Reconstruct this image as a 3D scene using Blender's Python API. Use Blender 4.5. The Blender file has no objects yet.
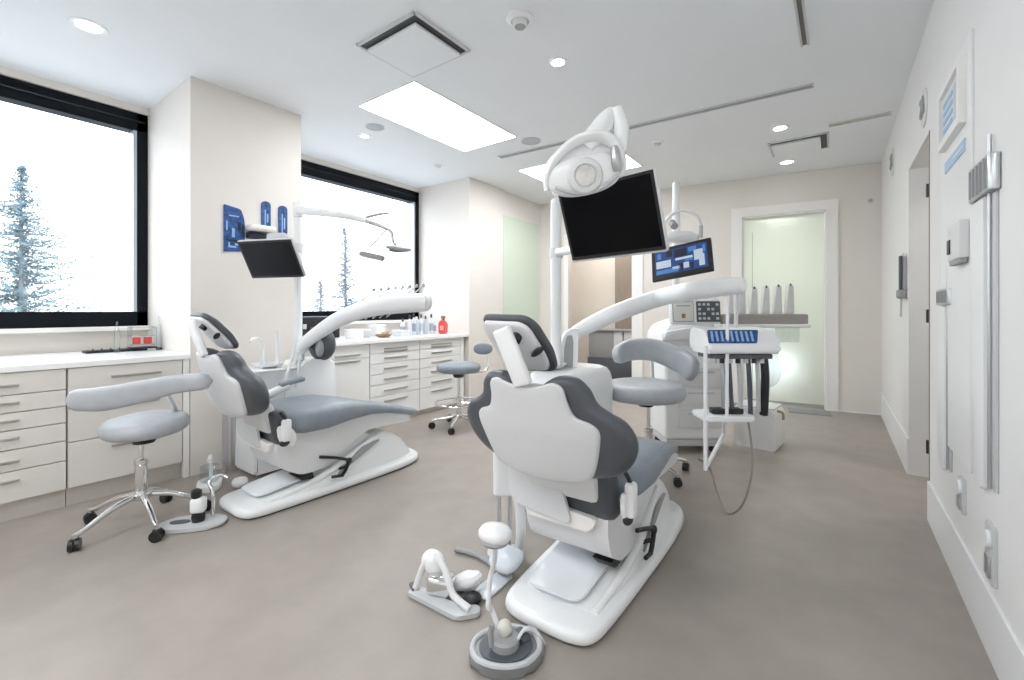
import bpy, bmesh, math, random
from mathutils import Vector, Matrix, Euler
random.seed(7)
C = bpy.context.scene.collection
PI = math.pi
R = math.radians
H = 2.89            # ceiling height
EYE = 1.2
YAW = R(35.93)      # the camera looks this far to the left of the long axis of the room

# ------------------------------------------------------------------ materials
MATS = {}
def mat(name, col, rough=.5, metal=0., spec=.5, noise=0., nscale=8., bump=0., bscale=60., coat=0., stretch=None):
    if name in MATS: return MATS[name]
    m = bpy.data.materials.new(name); m.use_nodes = True
    nt = m.node_tree; b = nt.nodes['Principled BSDF']
    b.inputs['Base Color'].default_value = (*col, 1)
    b.inputs['Roughness'].default_value = rough
    b.inputs['Metallic'].default_value = metal
    b.inputs['Specular IOR Level'].default_value = spec
    b.inputs['Coat Weight'].default_value = coat
    tc = nt.nodes.new('ShaderNodeTexCoord')
    src = tc.outputs['Object']
    if stretch:
        mp = nt.nodes.new('ShaderNodeMapping'); mp.inputs['Scale'].default_value = stretch
        nt.links.new(src, mp.inputs['Vector']); src = mp.outputs['Vector']
    if noise:
        n = nt.nodes.new('ShaderNodeTexNoise'); n.inputs['Scale'].default_value = nscale; n.inputs['Detail'].default_value = 4
        r = nt.nodes.new('ShaderNodeValToRGB')
        r.color_ramp.elements[0].position = .35; r.color_ramp.elements[1].position = .65
        r.color_ramp.elements[0].color = (*[c*(1-noise) for c in col], 1)
        r.color_ramp.elements[1].color = (*[min(1, c*(1+noise)) for c in col], 1)
        nt.links.new(src, n.inputs['Vector']); nt.links.new(n.outputs['Fac'], r.inputs['Fac'])
        nt.links.new(r.outputs['Color'], b.inputs['Base Color'])
    if bump:
        n2 = nt.nodes.new('ShaderNodeTexNoise'); n2.inputs['Scale'].default_value = bscale
        bp = nt.nodes.new('ShaderNodeBump'); bp.inputs['Strength'].default_value = bump; bp.inputs['Distance'].default_value = .002
        nt.links.new(src, n2.inputs['Vector']); nt.links.new(n2.outputs['Fac'], bp.inputs['Height'])
        nt.links.new(bp.outputs['Normal'], b.inputs['Normal'])
    MATS[name] = m
    return m
def emit(name, col, s):
    if name in MATS: return MATS[name]
    m = bpy.data.materials.new(name); m.use_nodes = True
    b = m.node_tree.nodes['Principled BSDF']
    b.inputs['Base Color'].default_value = (*col, 1)
    b.inputs['Emission Color'].default_value = (*col, 1); b.inputs['Emission Strength'].default_value = s
    MATS[name] = m; return m
def glass(name, col=(1, 1, 1), gloss=.05):
    m = bpy.data.materials.new(name); m.use_nodes = True
    nt = m.node_tree; nt.nodes.remove(nt.nodes['Principled BSDF'])
    t = nt.nodes.new('ShaderNodeBsdfTransparent'); t.inputs['Color'].default_value = (*col, 1)
    g = nt.nodes.new('ShaderNodeBsdfGlossy'); g.inputs['Roughness'].default_value = .03
    mx = nt.nodes.new('ShaderNodeMixShader'); mx.inputs['Fac'].default_value = gloss
    nt.links.new(t.outputs[0], mx.inputs[1]); nt.links.new(g.outputs[0], mx.inputs[2])
    nt.links.new(mx.outputs[0], nt.nodes['Material Output'].inputs['Surface'])
    MATS[name] = m; return m
def frosted(name, col, rough):
    m = bpy.data.materials.new(name); m.use_nodes = True
    b = m.node_tree.nodes['Principled BSDF']
    b.inputs['Base Color'].default_value = (*col, 1); b.inputs['Roughness'].default_value = rough
    b.inputs['Transmission Weight'].default_value = .85; b.inputs['IOR'].default_value = 1.3
    MATS[name] = m; return m

wall_m   = mat('warm_white_wall_paint', (.75, .712, .67), .6, noise=.012, nscale=3)
wallc_m  = mat('white_wall_paint', (.82, .815, .81), .5, noise=.01, nscale=3)
ceil_m   = mat('ceiling_paint', (.845, .87, .895), .8, noise=.01, nscale=2)
floor_m  = mat('taupe_vinyl', (.335, .300, .268), .42, spec=.35, noise=.05, nscale=5, bump=.06, bscale=180)
base_m   = mat('baseboard_paint', (.84, .85, .86), .35)
black_m  = mat('black_frame', (.005, .007, .010), .5, spec=.15)
trim_m   = mat('white_trim', (.86, .845, .82), .4)
cab_m    = mat('cream_laminate', (.71, .68, .64), .38, noise=.01, nscale=4)
cab2_m   = mat('white_laminate', (.82, .815, .80), .38, noise=.01, nscale=4)
groove_m = mat('shadow_grey_handle', (.50, .48, .45), .45, metal=.3)
top_m    = mat('white_worktop', (.90, .90, .89), .25)
white_p  = mat('white_plastic', (.86, .87, .875), .28, coat=.15)
white_s  = mat('satin_white_plastic', (.74, .745, .75), .45)
plate_m  = mat('pale_grey_shell', (.66, .665, .675), .42)
uph_d    = mat('dark_grey_upholstery', (.075, .081, .092), .40, noise=.06, nscale=14, bump=.12, bscale=260)
uph_m    = mat('mid_grey_upholstery', (.235, .255, .28), .38, noise=.05, nscale=14, bump=.12, bscale=260)
uph_l    = mat('light_grey_upholstery', (.42, .44, .465), .36, noise=.05, nscale=14, bump=.10, bscale=260)
uph_b    = mat('blue_grey_upholstery', (.235, .268, .305), .40, noise=.05, nscale=14, bump=.10, bscale=260)
chrome_m = mat('polished_chrome', (.80, .80, .80), .14, 1.)
steel_m  = mat('brushed_steel', (.55, .56, .57), .32, .9)
blk_p    = mat('black_plastic', (.012, .013, .015), .4)
drk_p    = mat('dark_grey_plastic', (.085, .095, .11), .45)
grey_p   = mat('grey_plastic', (.34, .345, .35), .5)
lgrey_p  = mat('light_grey_plastic', (.56, .57, .58), .4)
beige_m  = mat('beige_passage_wall', (.74, .69, .63), .6, noise=.02, nscale=3)
taupe_m  = mat('taupe_door_panel', (.30, .25, .205), .5, noise=.06, nscale=9, stretch=(6, 6, .6))
hose_m   = mat('pale_hose', (.72, .73, .73), .4)
scr_m    = mat('switched_off_screen', (.003, .0035, .005), .15, spec=.12)
scr2_m   = mat('dim_screen', (.010, .011, .014), .3, spec=.15)
blue_m   = mat('blue_print', (.022, .085, .27), .45, noise=.5, nscale=30)
blue_l   = mat('light_blue_print', (.30, .50, .74), .45)
navy_m   = mat('navy_print', (.008, .014, .035), .45)
red_m    = mat('red_plastic', (.72, .07, .06), .35)
brown_m  = mat('brown_item', (.30, .19, .10), .5)
clear_m  = glass('clear_acrylic', (.90, .93, .94), .12)
pane_m   = glass('window_glass', (.97, .985, .99), .04)
door_gl  = frosted('frosted_green_glass', (.90, .93, .885), .42)
lens_m   = mat('lamp_lens', (.70, .69, .66), .12, noise=.15, nscale=25)
lit_m    = emit('lit_downlight', (1, .97, .92), 9)
panel_m  = emit('lit_light_panel', (.97, .985, 1), 8.0)

# ------------------------------------------------------------------ mesh helpers
def catmull(pts, n=6, closed=False):
    P = [Vector(p) for p in pts]; out = []; N = len(P)
    if N < 3: return P
    for i in range(N if closed else N-1):
        if closed: a, b, c, d = P[(i-1) % N], P[i], P[(i+1) % N], P[(i+2) % N]
        else: a, b, c, d = P[max(i-1, 0)], P[i], P[i+1], P[min(i+2, N-1)]
        for k in range(n):
            t = k/n
            out.append(.5*((2*b)+(c-a)*t+(2*a-5*b+4*c-d)*t*t+(3*b-a-3*c+d)*t*t*t))
    if not closed: out.append(P[-1])
    return out
def rp(poly, r, seg=5):
    """2D polygon with rounded corners"""
    out = []; N = len(poly)
    for i in range(N):
        p = Vector(poly[i]); a = Vector(poly[i-1]); b = Vector(poly[(i+1) % N])
        rr = r[i] if isinstance(r, (list, tuple)) else r
        d1 = (a-p); d2 = (b-p); rr = min(rr, d1.length*.49, d2.length*.49)
        if rr < 1e-5: out.append(tuple(p)); continue
        s = p+d1.normalized()*rr; e = p+d2.normalized()*rr
        for k in range(seg+1):
            t = k/seg
            q = s*(1-t)**2+p*2*t*(1-t)+e*t*t
            out.append((q.x, q.y))
    return out
def rect(w, h, r=0, seg=5, cx=0, cy=0):
    P = [(cx-w/2, cy-h/2), (cx+w/2, cy-h/2), (cx+w/2, cy+h/2), (cx-w/2, cy+h/2)]
    return rp(P, r, seg) if r else P
def ell(a, b, n=24, e=2., cx=0, cy=0):
    o = []
    for i in range(n):
        t = 2*PI*i/n; c, s = math.cos(t), math.sin(t)
        o.append((cx+a*math.copysign(abs(c)**(2/e), c), cy+b*math.copysign(abs(s)**(2/e), s)))
    return o

class MB:
    def __init__(s): s.bm = bmesh.new()
    def face(s, vs):
        try: return s.bm.faces.new(vs)
        except ValueError: return None
    def box(s, c, d, bev=0, rot=None, seg=2):
        r = bmesh.ops.create_cube(s.bm, size=1)
        M = Matrix.Translation(Vector(c)) @ ((rot.to_matrix().to_4x4() if isinstance(rot, Euler) else rot) if rot else Matrix()) @ Matrix.Diagonal((*d, 1))
        bmesh.ops.transform(s.bm, matrix=M, verts=r['verts'])
        if bev:
            es = list({e for v in r['verts'] for e in v.link_edges})
            bmesh.ops.bevel(s.bm, geom=es, offset=min(bev, min(d)*.49), segments=seg, profile=.5, affect='EDGES')
        return s
    def bb(s, x0, x1, y0, y1, z0, z1, bev=0):
        return s.box(((x0+x1)/2, (y0+y1)/2, (z0+z1)/2), (abs(x1-x0), abs(y1-y0), abs(z1-z0)), bev)
    def rings(s, rings, cap0=True, cap1=True, closed=True):
        V = [[s.bm.verts.new(p) for p in r] for r in rings]
        n = len(V[0])
        for a, b in zip(V, V[1:]):
            for i in range(n if closed else n-1):
                s.face([a[i], a[(i+1) % n], b[(i+1) % n], b[i]])
        if cap0: s.face(list(reversed(V[0])))
        if cap1: s.face(V[-1])
        return V
    def tube(s, pts, r, n=8, sm=5, flat=1., up=None):
        P = catmull(pts, sm) if sm and len(pts) > 2 else [Vector(p) for p in pts]
        m = len(P)
        if isinstance(r, (list, tuple)):
            k = len(r)-1
            rad = []
            for i in range(m):
                t = i/(m-1)*k; j = min(int(t), k-1); rad.append(r[j]+(r[j+1]-r[j])*(t-j))
        else: rad = [r]*m
        rings = []; U = Vector(up) if up else None
        for i in range(m):
            T = (P[min(i+1, m-1)]-P[max(i-1, 0)]).normalized()
            if up: X = U-T*U.dot(T)
            elif i == 0 or U is None:
                X = Vector((0, 0, 1)) if abs(T.z) < .9 else Vector((1, 0, 0)); X = X-T*X.dot(T)
            else: X = U-T*U.dot(T)
            X.normalize()
            if not up: U = X
            Y = T.cross(X)
            rings.append([P[i]+rad[i]*(math.cos(2*PI*k/n)*X*flat+math.sin(2*PI*k/n)*Y) for k in range(n)])
        s.rings(rings); return s
    def cyl(s, a, b, r0, r1=None, n=18):
        return s.tube([a, b], [r0, r0 if r1 is None else r1], n, 0)
    def lathe(s, prof, o=(0, 0, 0), n=28, M=None):
        rings = []
        for r, z in prof:
            q = [Vector((max(r, 1e-4)*math.cos(2*PI*k/n), max(r, 1e-4)*math.sin(2*PI*k/n), z)) for k in range(n)]
            if M: q = [M @ v for v in q]
            rings.append([v+Vector(o) for v in q])
        s.rings(rings); return s
    def sph(s, c, r, n=20, m=12, M=None):
        r = (r, r, r) if not isinstance(r, (tuple, list)) else r
        rings = []
        for i in range(m+1):
            a = -PI/2+PI*i/m; cr = max(math.cos(a), 1e-3)
            q = [Vector((r[0]*cr*math.cos(2*PI*k/n), r[1]*cr*math.sin(2*PI*k/n), r[2]*math.sin(a))) for k in range(n)]
            if M: q = [M @ v for v in q]
            rings.append([v+Vector(c) for v in q])
        s.rings(rings); return s
    def prism(s, poly, lo, hi, plane='xy', bev=0, seg=3, M=None):
        mk = {'xy': lambda a, b, h: (a, b, h), 'xz': lambda a, b, h: (a, h, b), 'yz': lambda a, b, h: (h, a, b)}[plane]
        V = [[s.bm.verts.new(mk(a, b, h)) for a, b in poly] for h in (lo, hi)]
        n = len(poly)
        f = [s.face([V[0][i], V[0][(i+1) % n], V[1][(i+1) % n], V[1][i]]) for i in range(n)]
        c0 = s.face(list(reversed(V[0]))); c1 = s.face(V[1])
        vs = V[0]+V[1]
        if bev:
            es = list(c0.edges)+list(c1.edges)
            r = bmesh.ops.bevel(s.bm, geom=es, offset=bev, segments=seg, profile=.5, affect='EDGES')
            vs = list(set(r['verts']) | {v for v in vs if v.is_valid})
        if M: bmesh.ops.transform(s.bm, matrix=M, verts=vs)
        return s
    def pillow(s, poly, t, e, emb, bulge=0., bulge_b=None, k=5, shrink=(.8, .55, .3)):
        """cushion: outline poly, thickness t, edge rounding e, emb(x, y, h) gives the point"""
        n = len(poly); cx = sum(p[0] for p in poly)/n; cy = sum(p[1] for p in poly)/n
        Rm = sum(math.hypot(p[0]-cx, p[1]-cy) for p in poly)/n
        bulge_b = bulge if bulge_b is None else bulge_b
        prof = []
        s0 = 1-e/Rm
        for q in reversed(shrink): prof.append((s0*q, -t/2-bulge_b*(1-q*q)))
        for i in range(k+1):
            a = -PI/2+PI*i/k
            sc = s0+(e/Rm)*math.cos(a); prof.append((sc, t/2*math.sin(a)))
        for q in shrink: prof.append((s0*q, t/2+bulge*(1-q*q)))
        rings = [[emb(cx+(x-cx)*sc, cy+(y-cy)*sc, h) for x, y in poly] for sc, h in prof]
        V = s.rings(rings, False, False)
        a = s.bm.verts.new(emb(cx, cy, -t/2-bulge_b)); b = s.bm.verts.new(emb(cx, cy, t/2+bulge))
        for i in range(n):
            s.face([V[0][(i+1) % n], V[0][i], a]); s.face([V[-1][i], V[-1][(i+1) % n], b])
        return s
    def build(s, name, m, parent=None, smooth=True, loc=None, ang=38):
        bmesh.ops.recalc_face_normals(s.bm, faces=s.bm.faces[:])
        me = bpy.data.meshes.new(name); s.bm.to_mesh(me); s.bm.free()
        o = bpy.data.objects.new(name, me); C.objects.link(o)
        for mm in (m if isinstance(m, (list, tuple)) else [m]): me.materials.append(mm)
        if smooth:
            me.polygons.foreach_set('use_smooth', [True]*len(me.polygons)); me.set_sharp_from_angle(angle=R(ang))
        if parent: o.parent = parent
        if loc: o.location = loc
        return o

def tag(o, label, cat, group=None, kind=None):
    o['label'] = label; o['category'] = cat
    if group: o['group'] = group
    if kind: o['kind'] = kind
    return o
def thing(name, label, cat, loc=(0, 0, 0), rz=0, group=None):
    o = bpy.data.objects.new(name, None); C.objects.link(o); o.empty_display_size = .05
    o.location = loc; o.rotation_euler = (0, 0, rz)
    return tag(o, label, cat, group)
def struct(o, label=None):
    o['kind'] = 'structure'
    if label: o['label'] = label
    return o
def dup(root, loc, rz=None, label=None):
    def cp(o, par):
        c = o.copy(); C.objects.link(c)
        if par: c.parent = par
        for ch in list(o.children): cp(ch, c)
        return c
    r = cp(root, None); r.location = loc
    if rz is not None: r.rotation_euler = (0, 0, rz)
    if label: r['label'] = label
    return r

# ================================================================== ROOM SHELL
XL, XP, XR, YB = -4.70, -3.755, .444, -2.6       # window plane, pillar faces, right wall, wall behind the camera
FA, FD = Vector((-3.95, 6.0)), Vector((.9914, .1309))   # far wall: start and direction
FN = Vector((-FD.y, FD.x))
FANG = math.atan2(FD.y, FD.x)
struct(MB().bb(-5.0, 3.2, YB-.2, 10.2, -.12, 0).build('floor', floor_m, smooth=False), 'grey-brown vinyl floor')
struct(MB().bb(-5.0, 3.2, YB-.2, 10.2, H, H+.12).build('ceiling', ceil_m, smooth=False), 'plain white ceiling')

w = MB()
P1a, P1b, P2a, P2b = 1.231, 2.051, 4.254, 6.05
ZB, ZT = 1.069, 2.836
w.bb(-4.95, XL-.02, YB, P1a, 0, ZB-.03); w.bb(-4.95, XL-.02, P1b, P2a, 0, ZB-.03)
w.bb(-4.95, XL+.04, YB, P1a, ZT, H); w.bb(-4.95, XL+.04, P1b, P2a, ZT, H)
w.bb(-4.95, XP, P1a, P1b, 0, H)
w.bb(-4.95, XP, P2a, 4.97, 0, H)
w.bb(-4.95, XP-.05, 4.97, P2b, 0, H)
w.bb(-4.95, XL, YB, -1.75, 0, H)
struct(w.build('wall_left', wall_m, smooth=False), 'warm white window wall with two square pillars')
struct(MB().bb(-5.0, XR+.2, YB-.15, YB, 0, H).build('wall_back', wallc_m, smooth=False))

def fwall(m, s0, s1, z0, z1, d0=0, d1=.14):
    """box along the far wall, d measured away from the room"""
    M = Matrix.Translation((FA.x, FA.y, 0)) @ Matrix.Rotation(FANG, 4, 'Z')
    r = bmesh.ops.create_cube(m.bm, size=1)
    bmesh.ops.transform(m.bm, matrix=M @ Matrix.Translation(((s0+s1)/2, (d0+d1)/2, (z0+z1)/2)) @ Matrix.Diagonal((s1-s0, abs(d1-d0), z1-z0, 1)), verts=r['verts'])
    return m
w = MB()
OP0, OP1, OPZ = .62, 1.615, 2.25      # passage opening
DO0, DO1, DOZ = 3.015, 3.908, 2.40    # frosted glass door
fwall(w, -.2, OP0, 0, H); fwall(w, OP0, OP1, OPZ, H); fwall(w, OP1, DO0, 0, H)
fwall(w, DO0, DO1, DOZ, H); fwall(w, DO1, 4.62, 0, H)
struct(w.build('wall_far', wall_m, smooth=False), 'warm white end wall with a passage and a frosted door')
t = MB()
fwall(t, DO0-.125, DO0, 0, DOZ+.115, -.022, .0); fwall(t, DO1, DO1+.117, 0, DOZ+.115, -.022, .0); fwall(t, DO0, DO1, DOZ, DOZ+.115, -.022, .0)
fwall(t, DO0-.002, DO0+.03, 0, DOZ, 0, .14); fwall(t, DO1-.012, DO1+.002, 0, DOZ, 0, .14); fwall(t, DO0, DO1, DOZ-.02, DOZ+.002, 0, .14)
struct(t.build('trim_1', trim_m, smooth=False), 'white trim around the frosted door')
t = MB()
fwall(t, OP1-.01, OP1+.145, 0, OPZ+.12, -.022, .0); fwall(t, OP0-.06, OP0+.01, 0, OPZ+.12, -.022, .0); fwall(t, OP0, OP1, OPZ, OPZ+.12, -.022, .0)
struct(t.build('trim_2', trim_m, smooth=False), 'white trim around the open passage')
d = struct(fwall(MB(), DO0+.03, DO1-.012, .012, DOZ-.02, .06, .072).build('door_1', door_gl, smooth=False), 'frosted greenish glass door')
# rail and pivot strip of the glass door
struct(fwall(MB(), DO0+.115, DO0+.122, .1, DOZ-.2, .05, .06).build('door_strip', steel_m, d, smooth=False))
struct(fwall(MB(), DO0+.03, DO1-.012, .012, .05, .055, .08).build('door_rail', steel_m, d, smooth=False))

# rooms beyond the end wall
c = MB()
fwall(c, -.2, 1.52, 0, H, 1.55, 1.65); fwall(c, -.3, -.2, 0, H, .14, 1.6)
struct(c.build('wall_passage', beige_m, smooth=False), 'beige wall seen through the passage')
struct(fwall(MB(), .95, 2.35, 0, 2.25, 1.48, 1.545).build('door_2', taupe_m, smooth=False), 'taupe door panel beyond the passage')
c = MB()
fwall(c, 2.35, 2.5, 0, H, .14, 2.75)
fwall(c, 2.5, 3.1, 0, H, 2.6, 2.75); fwall(c, 3.1, 3.8, .42, H, 2.6, 2.75); fwall(c, 3.8, 5.6, 0, H, 2.6, 2.75); fwall(c, 5.6, 5.75, 0, H, .14, 2.75)
struct(c.build('wall_corridor', mat('pale_green_wall', (.75, .78, .72), .6), smooth=False), 'pale wall of the corridor beyond the glass')
struct(fwall(MB(), 3.1, 3.8, 0.02, .42, 2.66, 2.67).build('window_3', pane_m, smooth=False))  # low opening added so a bright spot glows through the door glass

# right wall with the open doorway
RD0, RD1, RDZ = 3.45, 4.32, 2.225
w = MB()
w.bb(XR, XR+.3, YB, RD0, 0, H); w.bb(XR, XR+.3, RD1, 6.62, 0, H); w.bb(XR, XR+.3, RD0, RD1, RDZ, H)
struct(w.build('wall_right', wallc_m, smooth=False), 'white right wall with an open doorway')
struct(MB().bb(2.0, 2.1, 2.4, 5.6, 0, H).bb(XR+.3, 2.0, 2.4, 2.5, 0, H).bb(XR+.3, 2.0, 5.5, 5.6, 0, H).build('wall_side_room', wallc_m, smooth=False))
b = MB(); b.bb(XR-.012, XR, YB, RD0, 0, .225, .003); b.bb(XR-.012, XR, RD1, 6.56, 0, .262, .003)
struct(b.build('baseboard_right', base_m, smooth=False), 'pale baseboard along the right wall')
struct(fwall(MB(), DO1+.12, 4.42, 0, .012, -.01, 0).build('baseboard_far', base_m, smooth=False))
struct(MB().bb(XR+.05, XR+.09, RD0-.002, RD0+.03, 0, RDZ).bb(XR-.004, XR+.02, RD0-.001, RD0+.006, 0, RDZ).build('trim_3', mat('brown_seal', (.28, .23, .18), .5), smooth=False), 'thin brown edge of the doorway')
dl = struct(MB().bb(XR+.32, XR+1.14, RD0+.02, RD0+.06, .01, RDZ-.01, .003).build('door_3', trim_m, smooth=False), 'white door leaf swung into the side room')
for z in (1.885, 1.165, .415):
    hg = MB(); hg.cyl((XR-.006, RD0+.012, z-.038), (XR-.006, RD0+.012, z+.038), .009); hg.bb(XR-.003, XR+.03, RD0, RD0+.004, z-.038, z+.038)
    h = hg.build('door_hinge', blk_p, dl); struct(h)

# ---------------------------------------------------------------- windows
def window(idx, y0, y1, lab):
    f = MB(); x0, x1 = XL-.10, XL+.015
    f.bb(x0, x1, y0, y1, ZT-.15, ZT, .004); f.bb(x0, x1, y0, y1, ZB, ZB+.118, .004)
    f.bb(x0, x1, y1-.075, y1, ZB, ZT, .004); f.bb(x0, x1, y0, y0+.075, ZB, ZT, .004)
    fr = f.build('window_%d' % idx, black_m, smooth=False); struct(fr, lab)
    g = MB(); g.bb(x0+.02, x1+.006, y1-.098, y1-.075, ZB+.118, ZT-.15)
    struct(g.build('gap_strip', mat('silver_gasket', (.45, .50, .55), .3, .6), fr, smooth=False))
    struct(MB().bb(XL-.06, XL-.052, y0+.05, y1-.05, ZB+.1, ZT-.13).build('window_pane', pane_m, fr, smooth=False))
    rl = MB(); rl.bb(x1, x1+.012, y0+.02, y1-.02, ZT-.078, ZT-.068)
    struct(rl.build('frame_ridge', mat('frame_edge', (.03, .032, .036), .25), fr, smooth=False))
    return fr
window(1, -1.75, P1a, 'large black framed window on the left with a glare-paled spruce outside')
window(2, P1b, P2a, 'black framed window between the two pillars')
struct(MB().bb(XL-.02, XL+.06, YB, P1a, ZB-.035, ZB, .004).build('trim_4', trim_m, smooth=False), 'white sill under the left window')
struct(MB().bb(XL-.02, XL+.06, P1b, P2a, ZB-.035, ZB, .004).build('trim_5', trim_m, smooth=False), 'white sill under the far window')
# greenish glass leaf flush in the left wall, next to the far pillar
gd = struct(MB().bb(XP-.05, XP-.035, 5.02, 5.95, .02, 2.55, .002).build('door_4', mat('pale_green_glass_leaf', (.66, .74, .62), .2), smooth=False), 'pale green glass door in the left wall')

# ================================================================== CEILING FITTINGS
def cp(x, y, rz=0): return (x, y, H), rz
for x, y, sx, sy, lab in [(-2.84, 2.875, .67, 1.29, 'long bright light panel in the ceiling above the left dental chair'),
                          (-2.45, 4.74, 1.25, .70, 'bright light panel in the ceiling behind the exam lamp head')]:
    r = thing('ceiling_light_panel', lab, 'ceiling light', (x, y, H), 0, 'rectangular ceiling light panels')
    MB().box((0, 0, -.003), (sx, sy, .006)).build('diffuser', panel_m, r, smooth=False)
    e = MB()
    for sgn in (-1, 1):
        e.box((sgn*(sx/2+.004), 0, -.004), (.008, sy+.016, .008)); e.box((0, sgn*(sy/2+.004), -.004), (sx, .008, .008))
    e.build('frame', trim_m, r, smooth=False)
# unseen light panels added behind the camera to brighten the room
for x, y, lab in [(-2.84, -.9, 'added light panel in the unseen ceiling behind the viewer, nearer the windows'), (-.9, -.9, 'added light panel in the unseen ceiling behind the viewer, nearer the right wall')]:
    r = thing('ceiling_light_panel', lab, 'ceiling light', (x, y, H), 0, 'rectangular ceiling light panels')
    MB().box((0, 0, -.003), (.67, 1.29, .006)).build('diffuser', panel_m, r, smooth=False)

def downlight(x, y, r0, lab, lit=True):
    r = thing('downlight', lab, 'ceiling light', (x, y, H), 0, 'round recessed downlights')
    MB().lathe([(r0*.70, -.001), (r0*.74, -.006), (r0, -.007), (r0*1.02, -.001), (r0*1.02, .0)], n=28).build('trim_ring', white_p, r)
    MB().lathe([(0, -.002), (r0*.70, -.003), (r0*.7, -.001)], n=28).build('lens', lit_m if lit else lens_m, r)
    return r
downlight(-3.589, .662, .085, 'lit downlight nearest the left window, in the top left of the ceiling')
downlight(-1.522, 2.634, .062, 'glowing downlight below the smoke detector')
downlight(-3.687, 2.654, .055, 'pale downlight beside the round speaker near the left window', True)
downlight(-3.761, 3.71, .06, 'downlight in front of the far pillar', False)
downlight(-.404, 4.799, .075, 'glowing downlight above the hanging white grille box')
downlight(-.432, 5.948, .085, 'glowing downlight nearest the frosted door')
for x, y, r0, lab in [(-3.431, 2.578, .085, 'round grey ceiling speaker next to the long light panel'), (-2.452, 3.707, .10, 'round grey ceiling speaker at the corner of the long light panel')]:
    r = thing('ceiling_speaker', lab, 'speaker', (x, y, H), 0, 'round ceiling speakers')
    MB().lathe([(0, -.006), (r0*.8, -.005), (r0*.85, -.002), (r0*.85, 0)]).build('grille', mat('speaker_mesh', (.50, .52, .55), .6, noise=.2, nscale=300), r)
    MB().lathe([(r0*.86, 0), (r0*.86, -.006), (r0, -.005), (r0, 0)]).build('ring', lgrey_p, r)
r = thing('smoke_detector', 'white smoke detector on the ceiling at the top of the room', 'smoke detector', (-1.465, 2.101, H))
MB().lathe([(.075, 0), (.078, -.018), (.06, -.03), (.05, -.03), (.048, 0)]).build('base', white_p, r)
MB().lathe([(0, -.058), (.03, -.058), (.042, -.048), (.045, -.028), (.045, 0)]).build('sensor_head', white_s, r)
MB().lathe([(.024, -.059), (.03, -.060), (.032, -.056)]).build('slot', grey_p, r)
r = thing('motion_sensor', 'small round sensor on the ceiling right of the lamp fin', 'sensor', (-1.432, 4.478, H))
MB().lathe([(.06, 0), (.058, -.012), (.035, -.018), (.035, 0)]).build('base', white_p, r)
MB().sph((0, 0, -.016), (.032, .032, .022)).build('lens', lgrey_p, r)

def grille(x, y, sx, sy, lab, group):
    r = thing('ceiling_vent', lab, 'air vent', (x, y, H), 0, group)
    MB().box((0, 0, -.003), (sx, sy, .006)).build('dark_recess', blk_p, r, smooth=False)
    f = MB()
    for sgn in (-1, 1):
        f.box((sgn*(sx/2), 0, -.006), (.018, sy+.018, .012)); f.box((0, sgn*(sy/2), -.006), (sx, .018, .012))
    f.build('frame', lgrey_p, r, smooth=False)
    f = MB()
    f.box((-.022, .022, -.016), (sx-.075, sy-.075, .02), .004)
    f.build('cover_panel', ceil_m, r, smooth=False)
    return r
grille(-2.185, 1.94, .53, .46, 'square white ceiling vent with dark slots left of the smoke detector', 'square ceiling vents')
grille(-.29, 5.40, .49, .46, 'white ceiling vent with a dark far slot near the frosted door', 'square ceiling vents')
def slot(p, q, wd, m, lab):
    p, q = Vector(p), Vector(q); L = (q-p).length; a = math.atan2(q.y-p.y, q.x-p.x); mid = (p+q)/2
    r = thing('ceiling_slot_vent', lab, 'air vent', (mid.x, mid.y, H), a, 'thin linear ceiling slots')
    MB().box((0, 0, -.003), (L, wd, .006)).build('slot', m, r, smooth=False)
    f = MB()
    for sgn in (-1, 1): f.box((0, sgn*wd*.5, -.005), (L+.02, .012, .010))
    f.build('rail', lgrey_p, r, smooth=False)
    return r
slot((-2.985, 3.893), (-.132, 4.023), .055, mat('slot_grey', (.30, .31, .32), .5), 'long thin grey slot crossing the ceiling behind the exam lamp')
slot((-.158, 2.6), (-.148, 3.377), .035, mat('slot_brown', (.16, .145, .13), .5), 'short dark slot at the top edge of the ceiling')
slot((-.028, 4.989), (.391, 4.987), .06, mat('slot_beige', (.50, .45, .38), .5), 'short beige slot reaching the right wall')

# ================================================================== CABINETS
def cabinet(name, label, cat, y0, y1, x0, x1, z0, z1, drawers, handles, m, group, door=False, end=0):
    """unit against the left wall; fronts face +x at x1; drawers = z levels of the seams, handles = (y0, y1, z) grips"""
    r = thing(name, label, cat, ((x0+x1)/2, (y0+y1)/2, 0), 0, group)
    ox, oy = (x0+x1)/2, (y0+y1)/2
    L = lambda M_, a, b, c, d, e, f, bv=0: M_.bb(a-ox, b-ox, c-oy, d-oy, e, f, bv)
    L(MB(), x0, x1-.022, y0, y1, z0, z1).build('carcass', m, r, smooth=False)
    L(MB(), x0, x1-.045, y0, y1, 0, z0).build('plinth', mat('plinth_laminate', (.60, .565, .52), .45), r, smooth=False)
    if end: L(MB(), x0, x1, y1+.003, y1+end, 0, z1).build('end_panel', trim_m, r, smooth=False)
    zs = [z0]+sorted(drawers)+[z1]
    for a, b in zip(zs, zs[1:]):
        d = L(MB(), x1-.022, x1, y0+.003, y1-.003, a+.003, b-.003, .002).build('door' if door and a == z0 else 'drawer', m, r, smooth=False)
        for h0, h1, hz in handles:
            if a <= hz < b:
                g = MB(); L(g, x1, x1+.016, h0, h1, hz, hz+.006); L(g, x1, x1+.003, h0, h1, hz-.012, hz)  # grip lip, and a flat strip below drawn as its shadow
                g.build('handle', groove_m, d, smooth=False)
    return r
g1 = 'cream drawer units under the left window'
HZ = [.775, .675, .575, .475, .345, .235]
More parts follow.
